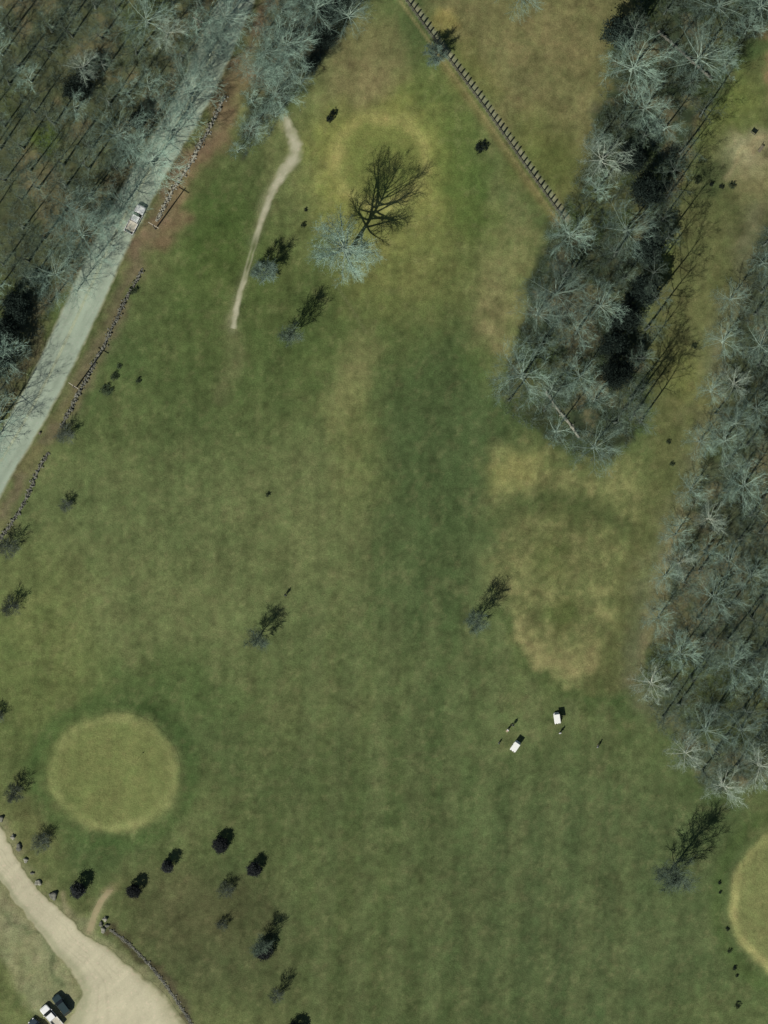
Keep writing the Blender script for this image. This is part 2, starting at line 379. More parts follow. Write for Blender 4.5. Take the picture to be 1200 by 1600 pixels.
M_DBLUE = simple('dark_blue_grey_paint', (0.03, 0.045, 0.055), 0.3, 0.5, 0, 0.02, 2, 0.5)
M_GLASS = simple('tinted_glass', (0.012, 0.016, 0.02), 0.12, 0.6)
M_TYRE = simple('tyre_rubber', (0.02, 0.02, 0.02), 0.9)
M_RIM = simple('rim_metal', (0.4, 0.4, 0.4), 0.35, 0.5, 0.8)
M_LAMP = simple('lamp_lens', (0.7, 0.7, 0.68), 0.2, 0.6)
M_TAIL = simple('tail_lens', (0.35, 0.02, 0.02), 0.3, 0.5)
M_BLACK = simple('black_plastic', (0.02, 0.02, 0.022), 0.6)
M_SEAT = simple('cream_vinyl', (0.45, 0.42, 0.34), 0.6)
M_SKIN = simple('skin', (0.42, 0.26, 0.19), 0.6)
M_METAL = simple('steel', (0.5, 0.5, 0.5), 0.35, 0.5, 0.9)
M_RED = simple('red_cloth', (0.4, 0.03, 0.02), 0.8)

# ------------------------------------------------------------------ setting meshes
def set_tint(me, cols):
    at = me.color_attributes.new('tint', 'FLOAT_COLOR', 'POINT')
    buf = np.ones((len(me.vertices), 4), np.float32); buf[:, :3] = cols; at.data.foreach_set('color', buf.ravel())
def grid_mesh(name, xs, ys, zoff, mat, colf):
    X, Y = np.meshgrid(xs, ys); Z = height(X, Y)+zoff
    V = np.stack([X, Y, Z], -1).reshape(-1, 3); nx, ny = len(xs), len(ys)
    i = np.arange(nx*ny).reshape(ny, nx)
    F = np.stack([i[:-1, :-1], i[:-1, 1:], i[1:, 1:], i[1:, :-1]], -1).reshape(-1, 4)
    return raw_mesh(name, V, F, mat, colf(600+X.ravel()*S, 800-Y.ravel()*S))
def raw_mesh(name, V, F, mat, cols):
    me = bpy.data.meshes.new(name); me.vertices.add(len(V)); me.vertices.foreach_set('co', np.asarray(V, np.float32).ravel())
    k = F.shape[1]; me.loops.add(F.size); me.loops.foreach_set('vertex_index', F.ravel().astype(np.int32))
    me.polygons.add(len(F)); me.polygons.foreach_set('loop_start', np.arange(0, F.size, k, dtype=np.int32))
    me.polygons.foreach_set('use_smooth', np.ones(len(F), bool)); me.update(calc_edges=True)
    me.materials.append(mat)
    if cols is not None: set_tint(me, cols)
    return me
def axis(half, step, far):
    a = list(np.arange(-half, half+step/2, step)); s = step; out = [half]
    while out[-1] < far: s *= 1.35; out.append(out[-1]+s)
    out = out[1:]
    return np.array([-v for v in reversed(out)]+a+out)
gx = axis(80, 0.4, 2600); gy = axis(105, 0.4, 2600)
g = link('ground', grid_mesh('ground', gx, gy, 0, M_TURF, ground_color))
tag(g, 'mottled olive green golf turf and leaf litter covering everything', 'ground', kind='structure')

def strip(name, L, R, zoff, mat, colf, nacross=14, nalong=260, jit=0.0):
    def resamp(P, n):
        P = np.array(P, float); s = np.r_[0, np.cumsum(np.hypot(*np.diff(P, axis=0).T))]
        t = np.linspace(0, s[-1], n); return np.stack([np.interp(t, s, P[:, 0]), np.interp(t, s, P[:, 1])], -1)
    L = resamp(L, nalong); R = resamp(R, nalong)
    if jit:
        k = np.arange(nalong)
        for P, sd in ((L, 2), (R, 5)):
            P[:, 0] += jit*(fbm(k*1.0, k*0.0+sd, 6, sd)-0.5)*2; P[:, 1] += jit*(fbm(k*1.0, k*0.0+sd+9, 6, sd+3)-0.5)*2
    t = np.linspace(0, 1, nacross+1)
    P = L[:, None, :]*(1-t)[None, :, None]+R[:, None, :]*t[None, :, None]
    X = (P[..., 0]-600)/S; Y = (800-P[..., 1])/S; Z = height(X, Y)+zoff
    V = np.stack([X, Y, Z], -1).reshape(-1, 3); i = np.arange(nalong*(nacross+1)).reshape(nalong, nacross+1)
    F = np.stack([i[:-1, :-1], i[:-1, 1:], i[1:, 1:], i[1:, :-1]], -1).reshape(-1, 4)
    T = np.broadcast_to(t, P.shape[:2]).ravel()
    # upward facing
    a, b, c = V[F[0, 0]], V[F[0, 1]], V[F[0, 2]]
    if np.cross(b-a, c-a)[2] < 0: F = F[:, ::-1]
    return link(name, raw_mesh(name, V, F, mat, colf(P[..., 0].ravel(), P[..., 1].ravel(), T)))
rr = smooth_line(ROAD_R, 8); rl = rr+np.array([-63, -3])
def road_col(px, py, t):
    n = fbm(px, py, 60, 3); m = fbm(px+py*0.55, py*0.12, 5, 6, 3)
    c = np.zeros((len(px), 3)); c[:] = A(160,173,152)
    e = np.clip(np.minimum(t, 1-t)/0.10, 0, 1)[:, None]
    c = A(150,146,112)*(1-e)*1+c*e
    wheel = (np.exp(-((t-0.27)/0.07)**2)+np.exp(-((t-0.74)/0.07)**2))[:, None]
    c = c*(1-0.10*wheel)*(0.86+0.28*n+0.14*(m-0.5))[:, None]
    mid = np.exp(-((t-0.5)/0.04)**2)[:, None]; c = c*(1-0.10*mid)+A(150,160,110)*0.10*mid
    ed = np.clip(np.minimum(t, 1-t)/0.07-1.5*(fbm(px, py, 7, 3)-0.42), 0, 1)[:, None]
    cr = vnoise((px+py*0.5)/2.6, (py-px*0.5)/14, 9); c = c*(1-0.09*(cr > 0.8)-0.07*(fbm(px, py, 26, 12) > 0.58))[:, None]
    return ground_color(px, py)*(1-ed)+c*ed
road = strip('road', rl, rr, 0.035, M_ROAD, road_col, 30, 480, 1.2)
tag(road, 'pale grey green two lane road running beside the wood', 'road', kind='structure')
for dx in (-34.2, -31.8):                   # worn double centre line
    ln = strip('centre_line', rr+np.array([dx-0.55, -1.5]), rr+np.array([dx+0.55, -1.5]), 0.041, M_YEL, lambda a, b, t: np.ones((len(a), 3)), 1, 420)
    ln.parent = road
def gravel_col(px, py, t):
    n = fbm(px, py, 50, 3); u = fbm(px+py, (px-py)*0.2, 12, 6, 3)
    e = np.clip(np.minimum(t, 1-t)/0.16+0.5*(fbm(px, py, 10, 8)-0.5), 0, 1)[:, None]
    c = A(166,162,130)*(1-e)+A(194,188,158)*e
    grs = np.exp(-((t-0.20-0.05*n)/0.05)**2)[:, None]*sstep(1560, 1480, py)[:, None] if False else 0
    gm = (np.exp(-((t-0.10-0.1*n)/0.10)**2)*0.55)[:, None]; c = c*(1-gm)+A(146,150,116)*gm
    v = fbm(px, py, 120, 9, 3)
    rut = sum(np.exp(-((t-q-0.03*(fbm(px, py, 60, 4)-0.5))/0.018)**2) for q in (0.34, 0.46, 0.60, 0.71))*sstep(0.35, 0.6, fbm(px, py, 40, 12))
    sp_ = vnoise(px/3.1, py/3.1, 7)
    c = c*(0.82+0.18*n+0.20*(u-0.5)+0.20*v-0.10*rut-0.10*(sp_ > 0.9))[:, None]
    ed = np.clip(np.minimum(t, 1-t)/0.045-1.6*(fbm(px, py, 7, 3)-0.40), 0, 1)[:, None]
    return ground_color(px, py)*(1-ed)+c*ed
tag(strip('gravel_road', smooth_line(GRAVEL_L), smooth_line(GRAVEL_R), 0.03, M_GRAVEL, gravel_col, 60, 320, 3.5),
    'wide pale sandy gravel drive opening into a parking area', 'gravel road', kind='structure')
cl = smooth_line(CART); wd = np.interp(np.arange(len(cl))/6, np.arange(len(CARTW)), CARTW)
tan_ = np.gradient(cl, axis=0); tan_ /= np.hypot(*tan_.T)[:, None]+1e-9; nor = np.stack([-tan_[:, 1], tan_[:, 0]], -1)
def cart_col(px, py, t):
    base = ground_color(px, py)*1.0
    n = fbm(px, py, 12, 4)
    worn = np.clip(1.25*np.exp(-((py-402)/34)**2), 0, 1); edge = np.clip(np.minimum(t, 1-t)/0.3-1.1*(fbm(px, py, 7, 9)-0.35), 0, 1)
    rut = np.exp(-((t-0.25)/0.16)**2)+np.exp(-((t-0.8)/0.14)**2)
    k = np.clip(edge*(1-worn)+worn*rut*0.42, 0, 1)*np.clip(0.75+1.2*(n-0.4), 0.3, 1)
    return base*(1-k[:, None])+A(180,177,150)*k[:, None]
tag(strip('cart_path', cl+nor*wd[:, None], cl-nor*wd[:, None], 0.022, M_GRAVEL, cart_col, 8, 200, 1.2),
    'narrow worn gravel cart path ending in the turf below the road', 'path', kind='structure')
sp = smooth_line(SPUR)
tag(strip('footpath', sp+np.array([-5, 0]), sp+np.array([5, 0]), 0.02, M_GRAVEL,
    lambda px, py, t: ground_color(px, py)*0.5+A(166,152,118)*0.5, 6, 40, 1.5), 'short sandy footpath between gravel drive and turf', 'path', kind='structure')
for key, lab in (('a', 'round pale putting green in the lower left of the course'), ('b', 'ringed yellowish putting green under the big tree shadow'), ('c', 'pale putting green cut by the right edge of the photo')):
    cx, cy, rx, ry = GREENS[key]; nr, na = 44, 150
    r = np.linspace(0, 1, nr+1)[1:]; a = np.linspace(0, 2*np.pi, na, endpoint=False)
    PX = np.r_[cx, (cx+rx*1.04*r[:, None]*np.cos(a)).ravel()]; PY = np.r_[cy, (cy+ry*1.04*r[:, None]*np.sin(a)).ravel()]
    X = (PX-600)/S; Y = (800-PY)/S; V = np.stack([X, Y, height(X, Y)+0.025], -1)
    vs = [tuple(v) for v in V]; fs = [(0, 1+(j+1) % na, 1+j) for j in range(na)]
    for i in range(nr-1):
        for j in range(na): p = 1+i*na; fs.append((p+j, p+(j+1) % na, p+na+(j+1) % na, p+na+j))
    me = from_lists('putting_green', vs, fs, M_TURF, True); set_tint(me, ground_color(PX, PY))
    tag(link('putting_green', me), lab, 'putting green', kind='structure')

# ------------------------------------------------------------------ trees
class Mesh:
    def __init__(s): s.v = []; s.f = []
    def tube(s, pts, rad, k=3):
        n = len(pts); base = len(s.v)
        d0 = (pts[-1]-pts[0]).normalized(); up = Vector((0, 0, 1)) if abs(d0.z) < 0.9 else Vector((1, 0, 0))
        a = d0.cross(up).normalized(); b = d0.cross(a)
        for i, (p, r) in enumerate(zip(pts, rad)):
            if i == n-1 and r < 0.012: s.v.append(tuple(p)); break
            for j in range(k):
                t = 2*math.pi*j/k; s.v.append(tuple(p+a*(r*math.cos(t))+b*(r*math.sin(t))))
        for i in range(n-1):
            tip = (i == n-2 and rad[-1] < 0.012)
            for j in range(k):
                p = base+i*k; q = (j+1) % k
                if tip: s.f.append((p+j, p+q, p+k))
                else: s.f.append((p+j, p+q, p+k+q, p+k+j))
    def mesh(s, name, mat): return from_lists(name, s.v, s.f, mat, False)
def rdir(r, d, ang):
    a = d.orthogonal().normalized(); a.rotate(Quaternion(d, r.uniform(0, 6.283)))
    o = d.copy(); o.rotate(Quaternion(a, ang)); return o
def make_tree(seed, H, R, base=0.35, nlimb=10, nb=6, nt=7, ns=4, r0=0.22, rise=0.35, tw=0.016, lowang=20, hiang=65, lean=0.03, trunks=1, wob=1.0):
    r = random.Random(seed); T = Mesh(); C = Mesh()
    for tk in range(trunks):
        az = r.uniform(0, 6.28); off = Vector((0, 0, 0)) if trunks == 1 else Vector((math.cos(az)*0.12, math.sin(az)*0.12, 0))
        ln = lean if trunks == 1 else 0.22
        n = 9; pts = []; p = off.copy(); top = H*0.9
        ldir = Vector((math.cos(az)*ln, math.sin(az)*ln, 0)); w1 = r.uniform(0, 6)
        for i in range(n):
            t = i/(n-1)
            pts.append(Vector((off.x+ldir.x*top*t+0.012*H*wob*math.sin(w1+5*t)*t, off.y+ldir.y*top*t+0.012*H*wob*math.cos(w1*2+4*t)*t, top*t)))
        rad = [r0*(1-0.88*(i/(n-1))**0.9)*(1.35 if i == 0 else 1) for i in range(n)]
        T.tube(pts, rad, 7)
        def at(t):
            f = t*(n-1); i = min(int(f), n-2); return pts[i].lerp(pts[i+1], f-i), rad[i]*(1-(f-i))+rad[i+1]*(f-i)
        for L in range(nlimb):
            u = (L+r.random()*0.6)/nlimb; h = base+(0.97-base)*u
            p0, rr_ = at(min(h/0.98, 1)*0.999); azl = L*2.4+r.uniform(-.5, .5)
            el = math.radians(lowang+(hiang-lowang)*u+r.uniform(-8, 8))
            prof = math.sqrt(max(0.06, 1-((u-0.30)/0.78)**2))
            ll = R*prof/max(math.cos(el), 0.5)*r.uniform(0.8, 1.1)
            dd = Vector((math.cos(azl)*math.cos(el), math.sin(azl)*math.cos(el), math.sin(el)))
            limb(T, C, r, p0, dd, ll, min(rr_*0.55, 0.014*ll+0.02), rise, nb, nt, ns, tw)
    return T, C
def curve(r, p, d, L, n, rise, jit):
    pts = [p.copy()]; d = d.copy()
    for i in range(n):
        d = (d+Vector((r.uniform(-jit, jit), r.uniform(-jit, jit), r.uniform(-jit, jit)*0.6+rise/n))).normalized()
        p = p+d*(L/n); pts.append(p.copy())
    return pts
LIMB = 1.0
def limb(T, C, r, p, d, L, rad, rise, nb, nt, ns, tw):
    pts = curve(r, p, d, L, 6, rise, 0.16)
    rad *= LIMB; T.tube(pts, [max(rad*(1-0.85*i/6), 0.014) for i in range(7)], 5)
    for b in range(nb):
        t = 0.22+0.78*(b+r.random())/nb; i = min(int(t*6), 5); q = pts[i].lerp(pts[i+1], t*6-i)
        dd = rdir(r, (pts[i+1]-pts[i]).normalized(), math.radians(r.uniform(24, 60)))
        bl = L*(1-0.62*t)*r.uniform(0.42, 0.62)
        bp = curve(r, q, dd, bl, 4, rise*0.7, 0.2); br = max(rad*(1-0.7*t)*0.42, 0.018)
        C.tube(bp, [max(br*(1-0.75*k/4), 0.012) for k in range(5)], 3)
        for w_ in range(nt):
            t2 = 0.12+0.88*(w_+r.random())/nt; j = min(int(t2*4), 3); q2 = bp[j].lerp(bp[j+1], t2*4-j)
            d2 = rdir(r, (bp[j+1]-bp[j]).normalized(), math.radians(r.uniform(20, 52)))
            tl = (0.55+0.45*bl)*r.uniform(0.5, 1.05)
            tp = curve(r, q2, d2, tl, 2, rise*0.5, 0.2)
            C.tube(tp, [tw*1.35, tw, 0.004], 3)
            for s_ in range(ns):
                t3 = 0.25+0.75*r.random(); k = min(int(t3*2), 1); q3 = tp[k].lerp(tp[k+1], t3*2-k)
                d3 = rdir(r, (tp[k+1]-tp[k]).normalized(), math.radians(r.uniform(25, 65)))
                C.tube([q3, q3+d3*(tl*r.uniform(0.35, 0.7))], [tw*0.8, 0.004], 3)
def tree_proto(seed, mb, mt, **kw):
    T, C = make_tree(seed, **kw); return T.mesh('trunk', mb), C.mesh('crown', mt)
def place_tree(name, meshes, px, py, sc, rz, label, cat='tree', group=None, zs=None):
    x, y = W(px, py); o = empty(name, (x, y, hz(x, y)-0.05), rz, label, cat, group)
    o.scale = (sc, sc, zs or sc)
    link('trunk', meshes[0], o); link('crown', meshes[1], o); return o
WIDE = [tree_proto(100+i, M_BARK, M_TWIG, H=15, R=6.6, base=0.24, nlimb=20, nb=8, nt=7, ns=2, r0=0.26, rise=0.30, tw=0.012, lowang=8, hiang=66) for i in range(3)]
WIDEP = [tree_proto(130+i, M_BARKP, M_TWIGP, H=14, R=5.8, base=0.26, nlimb=19, nb=8, nt=7, ns=2, r0=0.24, rise=0.3, tw=0.013, lowang=8, hiang=66) for i in range(2)]
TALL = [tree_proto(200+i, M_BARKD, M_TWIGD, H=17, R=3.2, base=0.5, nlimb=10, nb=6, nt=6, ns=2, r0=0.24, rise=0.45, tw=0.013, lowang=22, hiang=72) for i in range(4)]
TALLG = [tree_proto(240+i, M_BARK, M_TWIG, H=15, R=3.9, base=0.42, nlimb=12, nb=6, nt=7, ns=2, r0=0.22, rise=0.4, tw=0.013, lowang=16, hiang=68) for i in range(3)]
VASE = [tree_proto(300+i, M_BARKD, M_TWIGD, H=8.5, R=2.3, base=0.16, nlimb=18, nb=8, nt=8, ns=3, r0=0.15, rise=0.4, tw=0.015, lowang=38, hiang=76) for i in range(3)]
MULTI = [tree_proto(340+i, M_BARKD, M_TWIGB, H=4, R=1.9, base=0.15, nlimb=11, nb=7, nt=6, ns=2, r0=0.09, rise=0.3, tw=0.013, lowang=15, hiang=66, trunks=2) for i in range(3)]
DENSE = [tree_proto(380+i, M_BARKD, M_TWIG, H=6.5, R=2.7, base=0.22, nlimb=18, nb=9, nt=9, ns=4, r0=0.15, rise=0.3, tw=0.019, lowang=10, hiang=68) for i in range(2)]

def leafy(seed, H, R, n, size, shape, mat, mb, r0=0.1, inner=0.0):
    rs = np.random.RandomState(seed)
    u = rs.rand(n)**0.8
    if shape == 'cone': prof = lambda t: (1-t)**0.75*(0.35+0.65*np.minimum(t*7, 1))
    elif shape == 'column': prof = lambda t: np.sqrt(np.clip(1-(2*t-0.9)**2*0.75, 0.03, 1))*np.where(t > 0.85, np.sqrt(np.clip((1-t)/0.15, 0, 1)), 1)
    else: prof = lambda t: np.sqrt(np.clip(1-(2*t-1)**2, 0.02, 1))
    u = rs.rand(n); a = rs.rand(n)*6.283
    ncl = max(30, int(n/45))
    uc = rs.rand(ncl)*0.96; ac = rs.rand(ncl)*6.283; rc = R*prof(uc)*(0.25+0.8*rs.rand(ncl)**0.6)
    C0 = np.stack([rc*np.cos(ac), rc*np.sin(ac), H*(0.05+0.93*uc)], -1); k = rs.randint(0, ncl, n)
    P = C0[k]+rs.randn(n, 3)*np.array([R*0.15, R*0.15, H*0.04])*(0.6+0.8*rs.rand(ncl)[k])[:, None]
    P[:, 2] = np.clip(P[:, 2], 0.05, H*1.05)
    N = rs.randn(n, 3); N /= np.linalg.norm(N, axis=1)[:, None]
    U = np.cross(N, rs.randn(n, 3)); U /= np.linalg.norm(U, axis=1)[:, None]; Vv = np.cross(N, U)
    s = size*(0.6+0.8*rs.rand(n))[:, None]
    Q = np.stack([P-U*s, P+Vv*s*0.45, P+U*s, P-Vv*s*0.45], 1).reshape(-1, 3)
    F = np.arange(4*n).reshape(-1, 4)
    crown = raw_mesh('crown', Q, F, mat, None)
    T = Mesh(); T.tube([Vector((0, 0, 0)), Vector((0.02, 0, H*0.4)), Vector((0, 0.02, H*0.8))], [r0, r0*0.7, r0*0.25], 6)
    return T.mesh('trunk', mb), crown
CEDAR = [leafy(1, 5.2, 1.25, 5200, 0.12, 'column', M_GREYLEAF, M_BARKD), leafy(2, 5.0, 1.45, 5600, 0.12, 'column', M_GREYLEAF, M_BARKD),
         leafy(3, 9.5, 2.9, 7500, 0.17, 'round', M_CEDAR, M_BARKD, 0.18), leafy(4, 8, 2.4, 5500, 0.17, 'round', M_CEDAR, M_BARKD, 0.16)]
BUSH = [leafy(7, 1.5, 1.1, 1500, 0.09, 'round', M_BUSH, M_BARKD, 0.05), leafy(8, 1.2, 0.8, 1000, 0.09, 'round', M_CEDAR, M_BARKD, 0.04)]

PLACED = []                                 # (px, py, r) to keep trunks off each other
def free(px, py, dmin):
    return all((px-a)**2+(py-b)**2 > (dmin)**2 for a, b in PLACED)
# ---- named trees standing in the open
x, y = W(547, 410)
LIMB = 1.7
FT, FC = make_tree(77, H=18.5, R=7.4, base=0.34, nlimb=26, nb=12, nt=8, ns=3, r0=0.52, rise=0.5, tw=0.015, lowang=5, hiang=64, wob=2.0, lean=0.10)
faz = random.Random(77).uniform(0, 6.28)
LIMB = 1.0
place_tree('spreading_tree', (FT.mesh('trunk', M_BARK), FC.mesh('crown', M_TWIG)), 544, 397, 1.0, math.radians(165)-faz,
           'largest lone bare tree, its long branching shadow lying across the ringed green')
PLACED.append((547, 408))
OPEN = [
 ('bare_tree', DENSE[0], 414, 427, 0.92, 0.80, 'small dense bare tree right beside the worn middle of the narrow cart path'),
 ('bare_tree', VASE[0], 453, 525, 1.0, 1.12, 'slender upright bare tree with a vase shaped shadow, right of the cart path end'),
 ('bare_tree', VASE[1], 402, 999, 0.92, 0.78, 'lone slender bare tree in the middle of the open left fairway'),
 ('bare_tree', VASE[2], 744, 972, 1.0, 0.95, 'lone slender bare tree at the left edge of the dry straw coloured rough'),
 ('bare_tree', VASE[0], 1046, 1362, 1.65, 1.5, 'dark lone bare tree with a plume of shadow, left of the right-hand green'),
 ('ornamental_tree', MULTI[0], 99, 680, 0.95, 0.61, 'dark round shrubby tree touching the stone wall near the lower road'),
 ('ornamental_tree', MULTI[1], 105, 788, 0.7, 0.48, 'small sparse shrubby tree right of the lowest stone wall stretch'),
 ('ornamental_tree', MULTI[2], 13, 852, 1.05, 0.82, 'shrubby bare tree at the left photo edge where the stone wall leaves it'),
 ('ornamental_tree', MULTI[0], 13, 950, 1.0, 0.71, 'shrubby bare tree at the left photo edge, well below the stone wall end'),
 ('ornamental_tree', MULTI[1], 22, 1241, 1.0, 0.75, 'shrubby bare tree at the left photo edge above the boulder row'),
 ('ornamental_tree', MULTI[2], 67, 1318, 0.95, 0.61, 'sparse bare ornamental tree between boulder row and the round green'),
 ('ornamental_tree', MULTI[0], -6, 1116, 0.8, 0.54, 'small tree cut by the left photo edge beside the round green'),
 ('evergreen_tree', CEDAR[0], 122, 1390, 1.1, 0.84, 'black evergreen nearest the gravel drive, first of the dark row from the left'),
 ('evergreen_tree', CEDAR[1], 209, 1392, 0.86, 0.76, 'black evergreen right of the sandy footpath end, second of the row'),
 ('evergreen_tree', CEDAR[0], 262, 1353, 0.89, 0.76, 'black evergreen directly below the round green, third of the row'),
 ('evergreen_tree', CEDAR[1], 345, 1320, 0.97, 0.7, 'black evergreen topmost of the group below the round green'),
 ('evergreen_tree', CEDAR[0], 397, 1358, 1.03, 0.65, 'black evergreen at the right end of the row below the round green'),
 ('evergreen_tree', CEDAR[1], 413, 1486, 1.06, 0.72, 'broad black evergreen standing alone near the bottom, with a bare tree behind'),
 ('evergreen_tree', CEDAR[1], 460, 1612, 1.08, 0.72, 'black evergreen cut by the bottom edge of the photo'),
 ('bare_tree', VASE[1], 408, 1475, 0.85, 0.75, 'thin bare tree just behind the broad black evergreen near the bottom'),
 ('bare_tree', MULTI[1], 434, 1552, 0.75, 1.0, 'small bare sapling between the bottom edge evergreen and the broad one'),
 ('ornamental_tree', MULTI[2], 354, 1392, 0.8, 0.54, 'faint bare shrubby tree inside the brownish patch below the evergreens'),
 ('ornamental_tree', MULTI[0], 345, 1444, 0.6, 0.41, 'tiny greenish shrubby tree in the middle of the brownish patch'),
 ('bare_tree', DENSE[1], 681, 87, 0.82, 0.72, 'dark round tree standing against the post fence near the top'),
]
for nm, ms, px, py, sc, zs, lab in OPEN:
    place_tree(nm, ms, px, py, sc, rng.uniform(0, 6), lab, 'tree', 'evergreens below the round green' if ms in CEDAR[:2] and px < 450 else None, zs)
SHR = [(752,231,1,1.5,1.0,'dark low bush left of the post fence, halfway down it'),(516,186,1,1.0,1.3,'dark narrow bush at the upper left rim of the ringed green'),
 (520,177,1,0.7,1.1,'small dark bush touching the narrow one at the ringed green rim'),
 (474,352,0,0.6,0.7,'low bush between cart path and the largest bare tree, lower of two'),(478,328,1,0.55,0.6,'low bush between cart path and the largest bare tree, upper of two'),
 (166,610,0,1.3,0.9,'broad low bush right of the utility pole shadow, lower one'),(179,588,0,0.9,0.9,'low bush right of the utility pole shadow, upper one'),
 (186,572,0,0.6,0.5,'tiny low bush, top of the three right of the lower utility pole'),
 (216,595,0,0.6,0.8,'solitary small bush in the turf right of the lower utility pole'),
 (418,773,0,0.5,0.8,'tiny solitary bush in the middle of the upper left fairway'),
 (1124,1379,1,0.55,0.7,'small dark bush beside the right-hand green, topmost of its line'),(1125,1394,1,0.5,0.6,'small dark bush beside the right-hand green, second of its line from the top'),
 (1136,1451,1,0.65,0.7,'small dark bush beside the right-hand green, third of its line from the top'),(1139,1486,0,0.5,0.7,'small sparse bush beside the right-hand green, fourth of its line from the top'),
 (1147,1512,1,0.7,0.9,'elongated dark bush below left of the right-hand green'),(1151,1524,1,0.5,0.7,'small dark bush touching the elongated one below the right-hand green'),
 (1152,1571,0,0.7,0.9,'lowest dark bush of the line below the right-hand green'),
 (1090,283,0,1.0,0.9,'low dark bush at the left end of the thicket in the upper right corridor'),(1112,288,1,0.9,0.7,'low dark bush in the middle of the upper right corridor thicket'),
 (1127,292,1,1.0,0.7,'low dark bush right of the middle in the upper right corridor thicket'),(1143,290,0,1.0,0.9,'low bush at the right end of the upper right corridor thicket'),
 
 
 (1045,690,0,0.7,0.5,'flat bush low in the corridor right of the middle wood tip'),
 (1050,725,0,0.7,0.5,'lowest flat bush in the corridor between the woods'),
 (1085,540,0,0.9,0.5,'flat dark bush at mid height in the corridor between the woods'),
 (208,455,0,0.9,0.9,'low bush growing against the stone wall above its middle stretch')]
for px, py, k, sc, zs, lab in SHR:
    if px > 1020 and py < 760: sc *= 0.62; zs *= 0.7
    if px > 1120 and py > 1300: sc *= 0.75; zs *= 0.75
    if px < 480: sc *= 0.8; zs *= 0.75
    x, y = W(px, py); o = empty('bush', (x, y, hz(x, y)-0.05), rng.uniform(0, 6), lab, 'bush'); o.scale = (sc, sc, zs)
    link('stems', BUSH[k][0], o); link('foliage', BUSH[k][1], o)

# ---- trees of the woods
def words(px, py):
    return '%d percent across, %d percent down the photo' % (round(px/12), round(py/16))
used_lab = set()
def wood_tree(kind, px, py, where, group, sc=1.0):
    r = rng.random()
    nm = 'bare_tree'
    if kind == 'wide': ms = rng.choice(WIDE); adj = 'wide grey'
    elif kind == 'pale': ms = rng.choice(WIDEP); adj = 'wide pale'
    elif kind == 'tall': ms = rng.choice(TALL); adj = 'narrow dark'
    elif kind == 'grey': ms = rng.choice(TALLG); adj = 'narrow grey'
    else: ms = rng.choice(CEDAR[2:]); adj = 'dark evergreen'; nm = 'evergreen_tree'  # evergreens added to make black masses and shadows in the woods
    lab = '%s tree in %s, %s' % (adj, where, words(px, py))
    k = 0
    while lab in used_lab: k += 1; lab = '%s tree in %s, %s' % (adj, where, words(px, py+16*k))
    used_lab.add(lab); PLACED.append((px, py))
    place_tree(nm, ms, px, py, sc*rng.uniform(0.85, 1.12), rng.uniform(0, 6.28), lab, 'tree', group)
